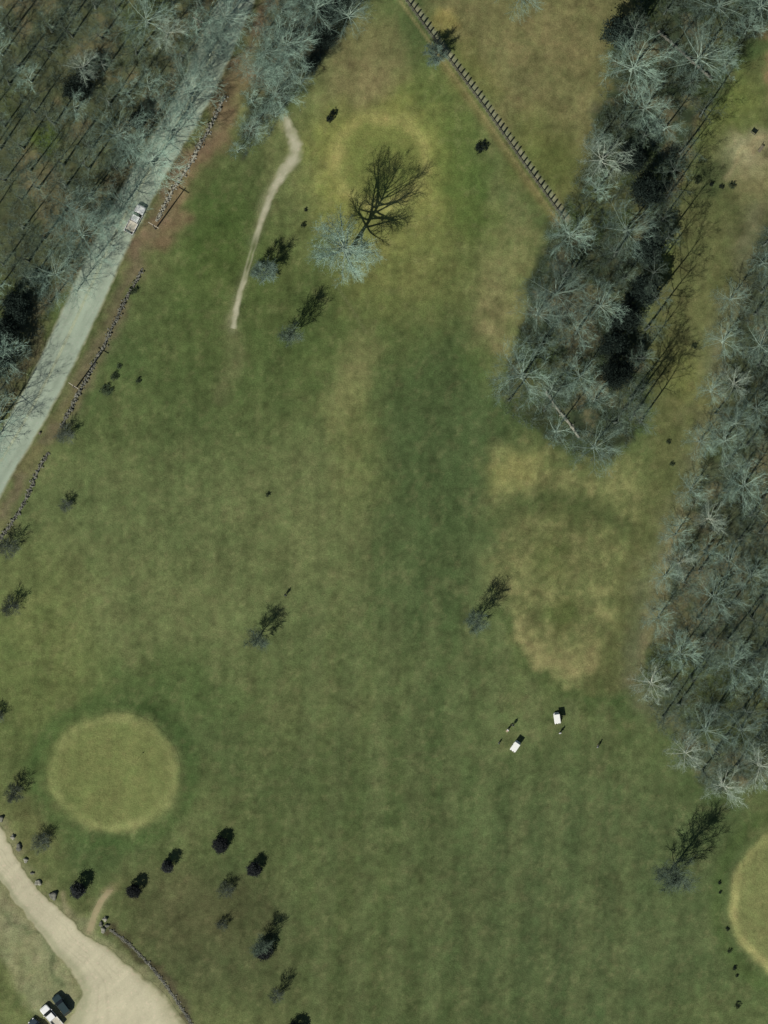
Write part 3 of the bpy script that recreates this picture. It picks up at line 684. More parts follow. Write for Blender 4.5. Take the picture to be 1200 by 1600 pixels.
# hand placed crowns, with dark evergreens added to blacken the shade
for kind, px, py, sc, wh in [
 ('wide',1087,98,1.18,'m'),('wide',985,110,0.9,'m'),('wide',1005,172,0.85,'m'),('pale',938,255,0.95,'m'),('wide',975,362,1.05,'m'),('grey',930,300,0.8,'m'),('wide',890,370,0.8,'m'),
 ('wide',868,460,1.0,'m'),('wide',935,480,0.9,'m'),('wide',838,492,0.8,'m'),('grey',900,520,1.0,'m'),('wide',815,590,0.95,'m'),('wide',905,590,0.8,'m'),('wide',860,610,0.75,'m'),
 ('wide',925,700,0.9,'m'),('wide',1120,15,1.0,'m'),('wide',1185,15,1.0,'m'),('tall',985,655,1.1,'m'),('tall',1000,660,1.0,'m'),('tall',975,640,0.95,'m'),
 ('shade_cedar',1005,455,1.2,'m'),('shade_cedar',1012,395,1.25,'m'),('tall',1035,345,1.0,'m'),('shade_cedar',962,585,1.1,'m'),('shade_cedar',958,540,1.0,'m'),('shade_cedar',968,55,1.2,'m'),('shade_cedar',985,250,1.1,'m'),('tall',960,400,1.0,'m'),('tall',880,430,0.9,'m'),('shade_cedar',975,500,1.1,'m'),('shade_cedar',1010,300,1.1,'m'),('tall',1003,610,1.0,'m'),('tall',1008,515,1.05,'m'),('tall',1018,470,1.0,'m'),('tall',985,622,1.0,'m'),('tall',1036,378,1.05,'m'),('tall',1062,240,1.0,'m'),('tall',1020,430,1.1,'m'),('tall',1000,560,1.0,'m'),('tall',1040,310,1.0,'m'),('tall',1050,270,1.0,'m'),
 ('wide',812,-4,0.7,'t'),('tall',960,660,1.0,'m'),('tall',990,60,1.2,'m'),
 ('wide',185,215,1.0,'l'),('pale',132,108,0.6,'l'),('wide',90,430,0.95,'l'),('wide',230,40,0.95,'l'),('grey',235,140,1.0,'l'),('wide',205,240,0.8,'l'),('wide',130,370,0.9,'l'),('pale',262,55,0.7,'l'),
 ('wide',120,330,0.9,'l'),('shade_cedar',125,140,0.9,'l'),('shade_cedar',10,520,1.2,'l'),('shade_cedar',30,480,1.0,'l'),('shade_cedar',215,190,0.6,'l'),('wide',12,560,0.8,'l'),('wide',0,660,0.95,'l'),('wide',-15,700,0.8,'l'),('shade_cedar',-5,560,1.2,'l'),
 ('wide',352,34,0.95,'l'),('wide',325,85,0.7,'l'),('wide',296,152,1.0,'l'),('wide',268,208,0.95,'l'),('wide',238,258,0.95,'l'),('wide',338,62,0.85,'l'),('pale',312,110,0.6,'l'),('wide',195,320,0.7,'l'),('wide',150,405,0.7,'l'),('wide',300,120,0.7,'l'),('wide',172,352,0.7,'l'),('wide',120,455,0.7,'l'),
 ('wide',448,75,0.9,'b'),('wide',495,20,0.85,'b'),('wide',430,150,0.8,'b'),('shade_cedar',505,60,0.8,'b'),('shade_cedar',540,-5,1.0,'b'),('wide',392,205,0.55,'b'),('grey',440,20,0.9,'b'),('grey',395,160,0.6,'b'),('grey',470,130,0.8,'b'),('grey',372,238,0.55,'b'),('shade_cedar',515,20,0.8,'b'),('shade_cedar',485,100,0.7,'b'),
 ('wide',1140,468,0.6,'r'),('wide',1128,535,0.6,'r'),('wide',1110,612,0.6,'r'),('wide',1092,690,0.6,'r'),('wide',1078,765,0.6,'r'),('wide',1055,835,0.65,'r'),('wide',1038,900,0.65,'r'),('wide',1028,965,0.65,'r'),('wide',1130,690,0.8,'r'),('wide',1160,760,0.8,'r'),('wide',1110,930,0.8,'r'),('wide',1170,900,0.8,'r'),('wide',1140,1040,0.8,'r'),('wide',1190,1060,0.8,'r'),('wide',1180,640,0.8,'r'),('wide',1185,540,0.8,'r'),('pale',1015,1065,0.8,'r'),('pale',1125,1225,0.75,'r'),('pale',1070,1175,0.8,'r'),('pale',1185,1195,0.8,'r'),('pale',1060,880,0.7,'r'),('pale',1105,810,0.7,'r'),('pale',1145,600,0.7,'r'),('wide',1100,1140,0.8,'r'),('wide',1060,1020,0.8,'r'),('wide',1155,1140,0.8,'r')]:
    w_ = {'m': ('the middle wood', 'trees of the middle wood'), 't': ('the upper right meadow', 'trees of the middle wood'), 'l': ('the left wood', 'trees of the wood left of the road'), 'b': ('the roadside belt', 'trees of the belt beside the road'), 'r': ('the right wood', 'trees of the right wood')}[wh]
    wood_tree(kind, px, py, w_[0], w_[1], sc)
def fill(poly, n, dmin, where, group, kinds, sc=1.0):
    xs = [p[0] for p in poly]; ys = [p[1] for p in poly]; k = 0
    for _ in range(6000):
        if k >= n: break
        px = rng.uniform(min(xs), max(xs)); py = rng.uniform(min(ys), max(ys))
        if not (-35 < px < 1235 and -35 < py < 1640) or not in_poly(px, py, poly) or not free(px, py, dmin) or (dist_line(np.array([214.0]), np.array([332.0]), [(px, py), (px+75, py-103)])[0] < 17): continue
        wood_tree(rng.choice(kinds), px, py, where, group, sc); k += 1
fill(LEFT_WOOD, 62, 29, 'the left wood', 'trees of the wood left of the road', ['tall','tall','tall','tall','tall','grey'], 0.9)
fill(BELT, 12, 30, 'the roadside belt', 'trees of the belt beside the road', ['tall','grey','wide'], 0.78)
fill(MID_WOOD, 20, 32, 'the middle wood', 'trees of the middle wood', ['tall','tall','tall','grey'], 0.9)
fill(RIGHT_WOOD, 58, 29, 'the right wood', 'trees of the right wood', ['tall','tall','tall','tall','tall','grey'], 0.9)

# ---- undergrowth of the woods: thin stems nobody could count
rs = np.random.RandomState(3); SP = []
for poly, n in ((LEFT_WOOD, 5200), (BELT, 2000), (MID_WOOD, 5200), (RIGHT_WOOD, 5200)):
    P = np.array(poly); c_ = rs.uniform(P.min(0)-10, P.max(0)+10, (n*4, 2)); sd = sdist_poly(c_[:, 0], c_[:, 1], poly)
    dn = fbm(c_[:, 0], c_[:, 1], 30, 5); c_ = c_[(sd < 4) & (dn > 0.36)][:n]; SP.append(c_)
SP = np.concatenate(SP); nst = 5
B = np.repeat(SP, nst, 0); n = len(B); X = (B[:, 0]-600)/S+rs.randn(n)*0.08; Y = (800-B[:, 1])/S+rs.randn(n)*0.08; Z = height(X, Y)
az = rs.rand(n)*6.283; el = rs.uniform(0.3, 1.35, n); L = rs.uniform(0.5, 1.7, n)
D = np.stack([np.cos(az)*np.cos(el), np.sin(az)*np.cos(el), np.sin(el)], -1)*L[:, None]
Sd = np.stack([-np.sin(az), np.cos(az), az*0], -1)*0.016
Bp = np.stack([X, Y, Z-0.03], -1); Mp = Bp+D*0.55; Tp = Bp+D*np.array([1, 1, 0.8])
up = np.array([0, 0, 0.02])
V = np.stack([Bp-Sd, Bp+Sd, Bp+up, Mp-Sd*0.7, Mp+Sd*0.7, Mp+up, Tp], 1).reshape(-1, 3)
base_ = (np.arange(n)*7)[:, None]
F1 = [(0, 1, 4, 3), (1, 2, 5, 4), (2, 0, 3, 5)]; F2 = [(3, 4, 6, 6)]
F = np.concatenate([base_+np.array(f) for f in F1]); 
me = bpy.data.meshes.new('undergrowth')
T3 = np.concatenate([base_+np.array(f) for f in ((3, 4, 6), (4, 5, 6), (5, 3, 6))])
me.vertices.add(len(V)); me.vertices.foreach_set('co', V.astype(np.float32).ravel())
me.loops.add(F.size+T3.size); me.loops.foreach_set('vertex_index', np.r_[F.ravel(), T3.ravel()].astype(np.int32))
me.polygons.add(len(F)+len(T3)); me.polygons.foreach_set('loop_start', np.r_[np.arange(0, F.size, 4), F.size+np.arange(0, T3.size, 3)].astype(np.int32))
me.update(calc_edges=True); me.materials.append(M_BRUSH)
tag(link('undergrowth', me), 'tangle of thin bare stems covering the floor of the woods', 'undergrowth', kind='stuff')

# ------------------------------------------------------------------ stones
def core(vs, fs, P, hw, h):                # low rubble core that carries the loose stones
    k = len(vs); r = random.Random(len(P))
    for i in range(len(P)):
        a = P[max(i-1, 0)]; b_ = P[min(i+1, len(P)-1)]; dx, dy = (b_[0]-a[0]), -(b_[1]-a[1]); L = math.hypot(dx, dy)+1e-6
        x, y = W(*P[i]); z = hz(x, y); nx, ny = -dy/L*hw, dx/L*hw; e = r.uniform(0.6, 1.1)
        vs += [(x+nx*1.3, y+ny*1.3, z-0.1), (x+nx*0.7, y+ny*0.7, z+h*e), (x-nx*0.7, y-ny*0.7, z+h*e*0.9), (x-nx*1.3, y-ny*1.3, z-0.1)]
    for i in range(len(P)-1):
        q = k+4*i
        for j in range(3): fs.append((q+j, q+j+1, q+4+j+1, q+4+j))
def stone_into(vs, fs, x, y, z, s, r, flat=0.65):
    b = bmesh.new(); bmesh.ops.create_icosphere(b, subdivisions=1, radius=1.0)
    sx, sy, sz = s*r.uniform(0.8, 1.25), s*r.uniform(0.7, 1.1), s*flat*r.uniform(0.8, 1.2); a = r.uniform(0, 6.28)
    k = len(vs)
    for v in b.verts:
        c = v.co*r.uniform(0.82, 1.12); cx = c.x*sx; cy = c.y*sy
        vs.append((x+cx*math.cos(a)-cy*math.sin(a), y+cx*math.sin(a)+cy*math.cos(a), z+c.z*sz))
    for f in b.faces: fs.append(tuple(k+v.index for v in f.verts))
    b.free()
wl = ['pale tumbled dry stone wall, upper stretch along the brown road verge', 'dry stone wall stretch beside the road under the lower utility pole', 'lowest dry stone wall stretch running off the left photo edge']
for wi, pts in enumerate(STONEWALLS):
    P = smooth_line(pts, 8); vs = []; fs = []; r = random.Random(40+wi)
    seg = np.hypot(*np.diff(P, axis=0).T); tot = seg.sum(); s_ = np.r_[0, np.cumsum(seg)]
    core(vs, fs, P, 0.20, 0.28)
    for k in range(int(tot/8*(11 if wi == 0 else 15))):
        t = r.uniform(0, tot); px = np.interp(t, s_, P[:, 0])+r.gauss(0, 1.9); py = np.interp(t, s_, P[:, 1])+r.gauss(0, 1.2)
        if wi == 0: px += r.gauss(0, 1.6)
        if wi and fbm(np.array([t]), np.array([wi*9.0]), 16, 5)[0] < 0.30: continue
        x, y = W(px, py); lay = r.choice((0, 0, 1, 2)); sc_ = r.uniform(0.10, 0.23)
        stone_into(vs, fs, x, y, hz(x, y)+0.08+lay*0.22, sc_, r)
    tag(link('stone_wall', from_lists('stone_wall', vs, fs, M_STONE if wi == 0 else M_STONED)), wl[wi], 'stone wall', 'dry stone wall beside the road')
for nm, pts, lab, dens, mat, hh in (('stone_wall', [(853,612),(872,640),(890,662),(905,684)], 'short straight dry stone wall crossing the lower end of the middle wood', 7, M_STONE, 0.3),
                     ('stone_wall', [(1028,48),(1055,72),(1082,96),(1112,124)], 'straight stone wall under the widest crown of the upper right wood', 8, M_STONED, 0.35),
                     ('stone_edging', [(172,1452),(205,1478),(240,1515),(268,1552),(302,1604),(330,1650)], 'dark curved stone edging bounding the turf right of the gravel drive', 24, M_STONED, 0.08)):
    P = smooth_line(pts, 8); vs = []; fs = []; r = random.Random(len(lab)); seg = np.hypot(*np.diff(P, axis=0).T); tot = seg.sum(); s_ = np.r_[0, np.cumsum(seg)]
    core(vs, fs, P, 0.22, hh*0.8)
    for k in range(int(tot/8*dens)):
        t = r.uniform(0, tot); px = np.interp(t, s_, P[:, 0])+r.gauss(0, 1.5); py = np.interp(t, s_, P[:, 1])+r.gauss(0, 1.2); x, y = W(px, py)
        q = 0.6 if dens > 20 else 1.0; stone_into(vs, fs, x, y, hz(x, y)+0.05+r.choice((0, 0, 1, 1.6))*hh, q*r.uniform(0.12, 0.25), r)
    tag(link(nm, from_lists(nm, vs, fs, mat)), lab, 'stone wall' if nm == 'stone_wall' else 'edging')
blab = ['dark boulder at the photo edge, topmost of the row by the gravel drive', 'white topped boulder, second from the top of the row by the gravel drive', 'dark boulder just below the white topped one in the drive row', 'pale boulder in the middle of the row by the gravel drive',
        'smallest boulder of the row beside the gravel drive', 'pale boulder above the last one of the drive row', 'largest dark boulder at the lower end of the drive row', 'upper stone of the pile beside the footpath and curved edging',
        'left stone of the pile beside the footpath and curved edging', 'lower stone of the pile beside the curved edging', 'small right stone of the pile at the start of the curved edging']
for i, (px, py, s) in enumerate([(1,1279,0.55),(20,1308,0.5),(30,1324,0.62),(41,1344,0.45),(51,1364,0.34),(60,1379,0.55),(83,1399,0.72),(164,1436,0.5),(158,1444,0.45),(162,1453,0.5),(168,1446,0.4)]):
    r = random.Random(i); x, y = W(px, py); b = bmesh.new(); bmesh.ops.create_icosphere(b, subdivisions=3, radius=s)
    for v in b.verts:
        q = v.co.normalized(); f = 1+0.22*math.sin(q.x*3+i)+0.18*math.sin(q.y*4.2+i*2)+0.12*math.sin(q.z*6+q.x*5)+r.uniform(-.03, .03)
        v.co *= f; v.co.z *= 0.85
    o = link('boulder', bm_mesh('boulder', b, M_STONE if i in (1, 3, 5, 7, 9) else M_STONED)); o.location = (x, y, hz(x, y)+s*0.3)
    tag(o, blab[i], 'boulder', 'boulders beside the gravel drive')

# ------------------------------------------------------------------ post fence
def box_bm(b, x0, x1, y0, y1, z0, z1, bev=0.0):
    r = bmesh.ops.create_cube(b, size=1.0); vs = r['verts']
    for v in vs: v.co = Vector(((x0+x1)/2+v.co.x*(x1-x0), (y0+y1)/2+v.co.y*(y1-y0), (z0+z1)/2+v.co.z*(z1-z0)))
    if bev:
        es = list({e for v in vs for e in v.link_edges}); bmesh.ops.bevel(b, geom=es, offset=bev, segments=2, affect='EDGES')
    return vs
b = bmesh.new(); box_bm(b, -0.20, 0.20, -0.12, 0.12, -0.1, 1.5, 0.03); post_me = bm_mesh('post', b, M_POST)
P = smooth_line(FENCE, 10); seg = np.hypot(*np.diff(P, axis=0).T); s_ = np.r_[0, np.cumsum(seg)]
x0, y0 = W(*FENCE[0]); fe = empty('post_fence', (x0, y0, hz(x0, y0)), 0, 'long fence of closely set timber posts throwing comb-like shadows', 'fence')
railp = []
t = 4.0; k = 0
while t < s_[-1]:
    px = np.interp(t, s_, P[:, 0])+2; py = np.interp(t, s_, P[:, 1])-1; x, y = W(px, py)
    o = link('post', post_me, fe); r = random.Random(k)
    o.location = (x-x0, y-y0, hz(x, y)-hz(x0, y0)); o.rotation_euler = (r.uniform(-.04, .04), r.uniform(-.04, .04), math.radians(36)+r.uniform(-.15, .15)); o.scale = (1, 1, r.uniform(0.92, 1.12))
    railp.append(Vector((x-x0, y-y0, hz(x, y)-hz(x0, y0)+0.32))); t += 9.0+r.uniform(-0.5, 0.5); k += 1
T = Mesh(); T.tube(railp, [0.07]*len(railp), 6); rl_ = T.mesh('rail', M_POST); link('rail', rl_, fe)

# ------------------------------------------------------------------ utility poles
def pole(px, py, h, ang, lab):
    x, y = W(px, py); o = empty('utility_pole', (x, y, hz(x, y)-0.1), ang, lab, 'utility pole', 'utility poles along the road')
    T = Mesh(); T.tube([Vector((0, 0, 0)), Vector((0, 0, h))], [0.16, 0.11], 10); T.v.append((0, 0, h+0.02)); q = len(T.v)-1
    for j in range(10): T.f.append((10+j, 10+(j+1) % 10, q))
    link('pole', T.mesh('pole', M_POLE), o)
    b = bmesh.new(); box_bm(b, -1.15, 1.15, 0.12, 0.24, h-0.75, h-0.6, 0.01); link('crossarm', bm_mesh('crossarm', b, M_ARM), o)
    b = bmesh.new(); bmesh.ops.create_cone(b, cap_ends=True, segments=10, radius1=0.06, radius2=0.04, depth=0.18); im = bm_mesh('insulator', b, M_PORC, True)
    for sx in (-1.05, -0.45, 0.45, 1.05):
        c = link('insulator', im, o); c.location = (sx, 0.18, h-0.51)
pole(119, 606, 9.9, math.radians(-32), 'lower utility pole with pale crossarm beside the stone wall')
pole(243, 358, 10.6, math.radians(-30), 'utility pole with pale crossarm near the white pickup on the road')
pole(312, 41, 10.2, math.radians(-30), 'topmost utility pole among trees at the left side of the road')
x, y = W(62, 677); b = bmesh.new(); bmesh.ops.create_cone(b, cap_ends=True, segments=12, radius1=0.28, radius2=0.22, depth=0.6)
bmesh.ops.bevel(b, geom=[e for e in b.edges if e.calc_length() < 0.2], offset=0.02, segments=1, affect='EDGES')
o = link('tree_stump', bm_mesh('tree_stump', b, M_POLE)); o.location = (x, y, hz(x, y)+0.2); tag(o, 'short brown stump at the road edge below the lower utility pole', 'stump')

# ------------------------------------------------------------------ vehicles (front towards +Y)
def loft(b, secs):                          # secs: list of (y, half width bottom, half width top, z0, z1)
    rings = []
    for (y, wb, wt, z0, z1) in secs:
        zc = z0+(z1-z0)*0.55
        rings.append([b.verts.new(c) for c in ((-wb, y, z0), (wb, y, z0), (wb*1.02, y, zc), (wt, y, z1-0.06), (wt-0.12, y, z1), (-wt+0.12, y, z1), (-wt, y, z1-0.06), (-wb*1.02, y, zc))])
    for r1, r2 in zip(rings[:-1], rings[1:]):
        for j in range(8): b.faces.new((r1[j], r1[(j+1) % 8], r2[(j+1) % 8], r2[j]))
    b.faces.new(list(reversed(rings[0]))) ; b.faces.new(rings[-1])
    bmesh.ops.recalc_face_normals(b, faces=b.faces)
def quadslab(vs, th, mat, name, parent):    # a pane: four corners, given thickness
    vv = [Vector(v) for v in vs]; n = (vv[1]-vv[0]).cross(vv[2]-vv[0]).normalized()*th
    v = [tuple(q) for q in vv]+[tuple(q+n) for q in vv]
    f = [(0, 1, 2, 3), (7, 6, 5, 4), (0, 4, 5, 1), (1, 5, 6, 2), (2, 6, 7, 3), (3, 7, 4, 0)]
    return link(name, from_lists(name, v, f, mat), parent)
def wheel_mesh(r, wd_):
    b = bmesh.new(); bmesh.ops.create_cone(b, cap_ends=True, segments=20, radius1=r, radius2=r, depth=wd_, matrix=Matrix.Rotation(math.pi/2, 4, 'Y'))
    ty = bm_mesh('wheel', b, M_TYRE)
    b = bmesh.new(); bmesh.ops.create_cone(b, cap_ends=True, segments=16, radius1=r*0.6, radius2=r*0.55, depth=wd_+0.02, matrix=Matrix.Rotation(math.pi/2, 4, 'Y'))
    return ty, bm_mesh('rim', b, M_RIM)
WH = wheel_mesh(0.34, 0.23); WHS = wheel_mesh(0.23, 0.18)
def add_wheels(o, xs, ys, wm, z):
    for sx in (-1, 1):
        for yy in ys:
            c = link('wheel', wm[0], o); c.location = (sx*xs, yy, z); d_ = link('rim', wm[1], c)
def vehicle(name, px, py, heading, kind, paint, lab, cat, L=4.6, Wd=1.84, Hh=1.5):
    x, y = W(px, py); o = empty(name, (x, y, hz(x, y)+0.04), heading, lab, cat)
    hw = Wd/2; hl = L/2; b = bmesh.new()
    if kind == 'pickup':
        loft(b, [(hl, hw*0.78, hw*0.76, 0.35, 0.85), (hl-0.25, hw*0.96, hw*0.92, 0.28, 1.02), (hl-1.5, hw, hw*0.96, 0.27, 1.12), (-0.62, hw, hw*0.97, 0.27, 1.12)])
        link('body', bm_mesh('body', b, paint), o)
        b = bmesh.new()
        box_bm(b, -hw, hw, -hl, -0.64, 0.45, 0.62); box_bm(b, -hw, -hw+0.1, -hl, -0.64, 0.62, 1.12, 0.02); box_bm(b, hw-0.1, hw, -hl, -0.64, 0.62, 1.12, 0.02)
        link('cargo_bed', bm_mesh('cargo_bed', b, paint), o)
        b = bmesh.new(); box_bm(b, -hw+0.102, hw-0.102, -hl, -hl+0.07, 0.622, 1.10, 0.015); link('tailgate', bm_mesh('tailgate', b, paint), o)
        b = bmesh.new(); box_bm(b, -hw+0.12, hw-0.12, -hl+0.08, -0.65, 0.623, 0.64); link('bed_liner', bm_mesh('bed_liner', b, M_SEAT), o)
        ca, cb, ta, tb, rh = 1.35, -0.60, 0.70, -0.45, 1.78
    elif kind == 'suv':
        loft(b, [(hl, hw*0.80, hw*0.76, 0.35, 0.82), (hl-0.22, hw*0.96, hw*0.92, 0.26, 0.98), (hl-1.2, hw, hw*0.95, 0.25, 1.08), (-hl+0.25, hw, hw*0.95, 0.27, 1.06), (-hl, hw*0.9, hw*0.85, 0.36, 0.98)])
        link('body', bm_mesh('body', b, paint), o); ca, cb, ta, tb, rh = hl-1.15, -hl+0.12, hl-1.85, -hl+0.45, 1.72
    else:
        loft(b, [(hl, hw*0.76, hw*0.72, 0.32, 0.66), (hl-0.25, hw*0.94, hw*0.90, 0.24, 0.80), (hl-1.25, hw, hw*0.94, 0.23, 0.94), (-hl+0.9, hw, hw*0.94, 0.24, 0.96), (-hl+0.2, hw*0.95, hw*0.88, 0.28, 0.92), (-hl, hw*0.8, hw*0.74, 0.36, 0.80)])
        link('body', bm_mesh('body', b, paint), o); ca, cb, ta, tb, rh = hl-1.15, -hl+0.75, hl-1.95, -hl+1.35, 1.43
    zb = 1.10 if kind == 'pickup' else (1.05 if kind == 'suv' else 0.92)
    wb, wt = hw*0.92, hw*0.72
    quadslab([(-wb+.05, ca, zb), (wb-.05, ca, zb), (wt-.04, ta, rh-.03), (-wt+.04, ta, rh-.03)], 0.02, M_GLASS, 'windshield', o)
    quadslab([(wb-.05, cb, zb), (-wb+.05, cb, zb), (-wt+.04, tb, rh-.03), (wt-.04, tb, rh-.03)], 0.02, M_GLASS, 'rear_window', o)
    quadslab([(wb, ca-.06, zb), (wb, cb+.06, zb), (wt, tb+.03, rh-.03), (wt, ta-.03, rh-.03)], 0.02, M_GLASS, 'side_window', o)
    quadslab([(-wb, cb+.06, zb), (-wb, ca-.06, zb), (-wt, ta-.03, rh-.03), (-wt, tb+.03, rh-.03)], 0.02, M_GLASS, 'side_window', o)
    b = bmesh.new(); box_bm(b, -wt-0.03, wt+0.03, tb-0.03, ta+0.03, rh-0.05, rh+0.03, 0.035); link('roof', bm_mesh('roof', b, paint), o)
    b = bmesh.new(); box_bm(b, -wb+0.04, wb-0.04, cb+0.04, ca-0.04, zb-0.1, zb+0.02); link('window_ledge', bm_mesh('window_ledge', b, M_BLACK), o)
    for sx in (-1, 1):
        b = bmesh.new(); box_bm(b, sx*hw*0.62-0.15, sx*hw*0.62+0.15, hl-0.20, hl+0.005, 0.60, 0.76, 0.02); link('headlight', bm_mesh('headlight', b, M_LAMP), o)
        b = bmesh.new(); box_bm(b, sx*hw*0.68-0.12, sx*hw*0.68+0.12, -hl-0.012, -hl+0.12, 0.64, 0.80, 0.02); link('tail_light', bm_mesh('tail_light', b, M_TAIL), o)
        b = bmesh.new(); box_bm(b, sx*(hw+0.08)-0.09, sx*(hw+0.08)+0.09, ca-0.32, ca-0.20, zb, zb+0.15, 0.03); link('mirror', bm_mesh('mirror', b, paint), o)
    add_wheels(o, hw-0.12, (hl-0.88, -hl+0.98), WH, 0.34)
    return o
vehicle('pickup_truck', 211.5, 343, -math.atan2(24, 46), 'pickup', M_WHITE, 'white pickup truck on the road, partly under bare branches', 'pickup truck', 5.9, 1.95)
hd = math.atan2(26, 28)
vehicle('parked_suv', 97, 1569, math.radians(37), 'suv', M_DTEAL, 'dark green parked car, uppermost of the three at the bottom left', 'car', 4.4, 1.82)
vehicle('parked_car', 81, 1588, math.radians(41), 'pickup', M_WHITE, 'white parked pickup between two dark cars at the bottom left', 'pickup truck', 5.2, 1.86)
vehicle('parked_car', 61, 1606, math.radians(45), 'sedan', M_DBLUE, 'dark blue grey parked car cut by the bottom edge', 'car', 4.5, 1.8)

def golf_cart(px, py, heading, lab):
    x, y = W(px, py); o = empty('golf_cart', (x, y, hz(x, y)+0.01), heading, lab, 'golf cart', 'golf carts on the fairway')
    b = bmesh.new(); loft(b, [(1.15, 0.42, 0.38, 0.28, 0.55), (0.95, 0.56, 0.50, 0.25, 0.80), (0.55, 0.58, 0.52, 0.25, 0.86), (0.45, 0.58, 0.5, 0.22, 0.34), (0.0, 0.58, 0.5, 0.22, 0.34), (-0.1, 0.58, 0.5, 0.24, 0.66), (-0.75, 0.58, 0.52, 0.26, 0.66), (-1.1, 0.52, 0.46, 0.32, 0.55)])
    link('body', bm_mesh('body', b, M_WROOF), o)
    b = bmesh.new(); box_bm(b, -0.52, 0.52, -0.55, 0.0, 0.665, 0.80, 0.04); link('seat', bm_mesh('seat', b, M_SEAT), o)
    b = bmesh.new(); box_bm(b, -0.52, 0.52, -0.68, -0.57, 0.80, 1.20, 0.04); link('backrest', bm_mesh('backrest', b, M_SEAT), o)
    b = bmesh.new(); box_bm(b, -0.60, 0.60, -0.95, 0.80, 1.80, 1.87, 0.03); link('roof', bm_mesh('roof', b, M_WROOF), o)
    for sx in (-1, 1):
        for y0_, y1_ in ((0.68, 0.62), (-0.78, -0.85)):
            T = Mesh(); T.tube([Vector((sx*0.5, y0_, 0.6)), Vector((sx*0.52, y1_, 1.80))], [0.025, 0.025], 6); link('roof_post', T.mesh('roof_post', M_BLACK), o)
    quadslab([(-0.48, 0.70, 0.84), (0.48, 0.70, 0.84), (0.48, 0.64, 1.35), (-0.48, 0.64, 1.35)], 0.01, M_GLASS, 'windshield', o)
    T = Mesh(); T.tube([Vector((-0.28+0.17*math.cos(a/12*6.283), 0.30+0.12*math.sin(a/12*6.283), 0.98+0.1*math.sin(a/12*6.283))) for a in range(13)], [0.015]*13, 5); link('steering_wheel', T.mesh('steering_wheel', M_BLACK), o)
    for sx in (-0.22, 0.22):
        T = Mesh(); T.tube([Vector((sx, -0.92, 0.45)), Vector((sx, -0.98, 1.15))], [0.13, 0.14], 10); T.v.append((sx, -0.98, 1.14)); q = len(T.v)-1
        for j in range(10): T.f.append((10+j, 10+(j+1) % 10, q))
        link('golf_bag', T.mesh('golf_bag', M_BLACK), o)
    add_wheels(o, 0.50, (0.78, -0.62), WHS, 0.23)
golf_cart(870, 1122, math.radians(8), 'white roofed golf cart, upper of the two on the fairway')
golf_cart(805, 1166, math.radians(-35), 'white roofed golf cart, lower left of the two on the fairway')

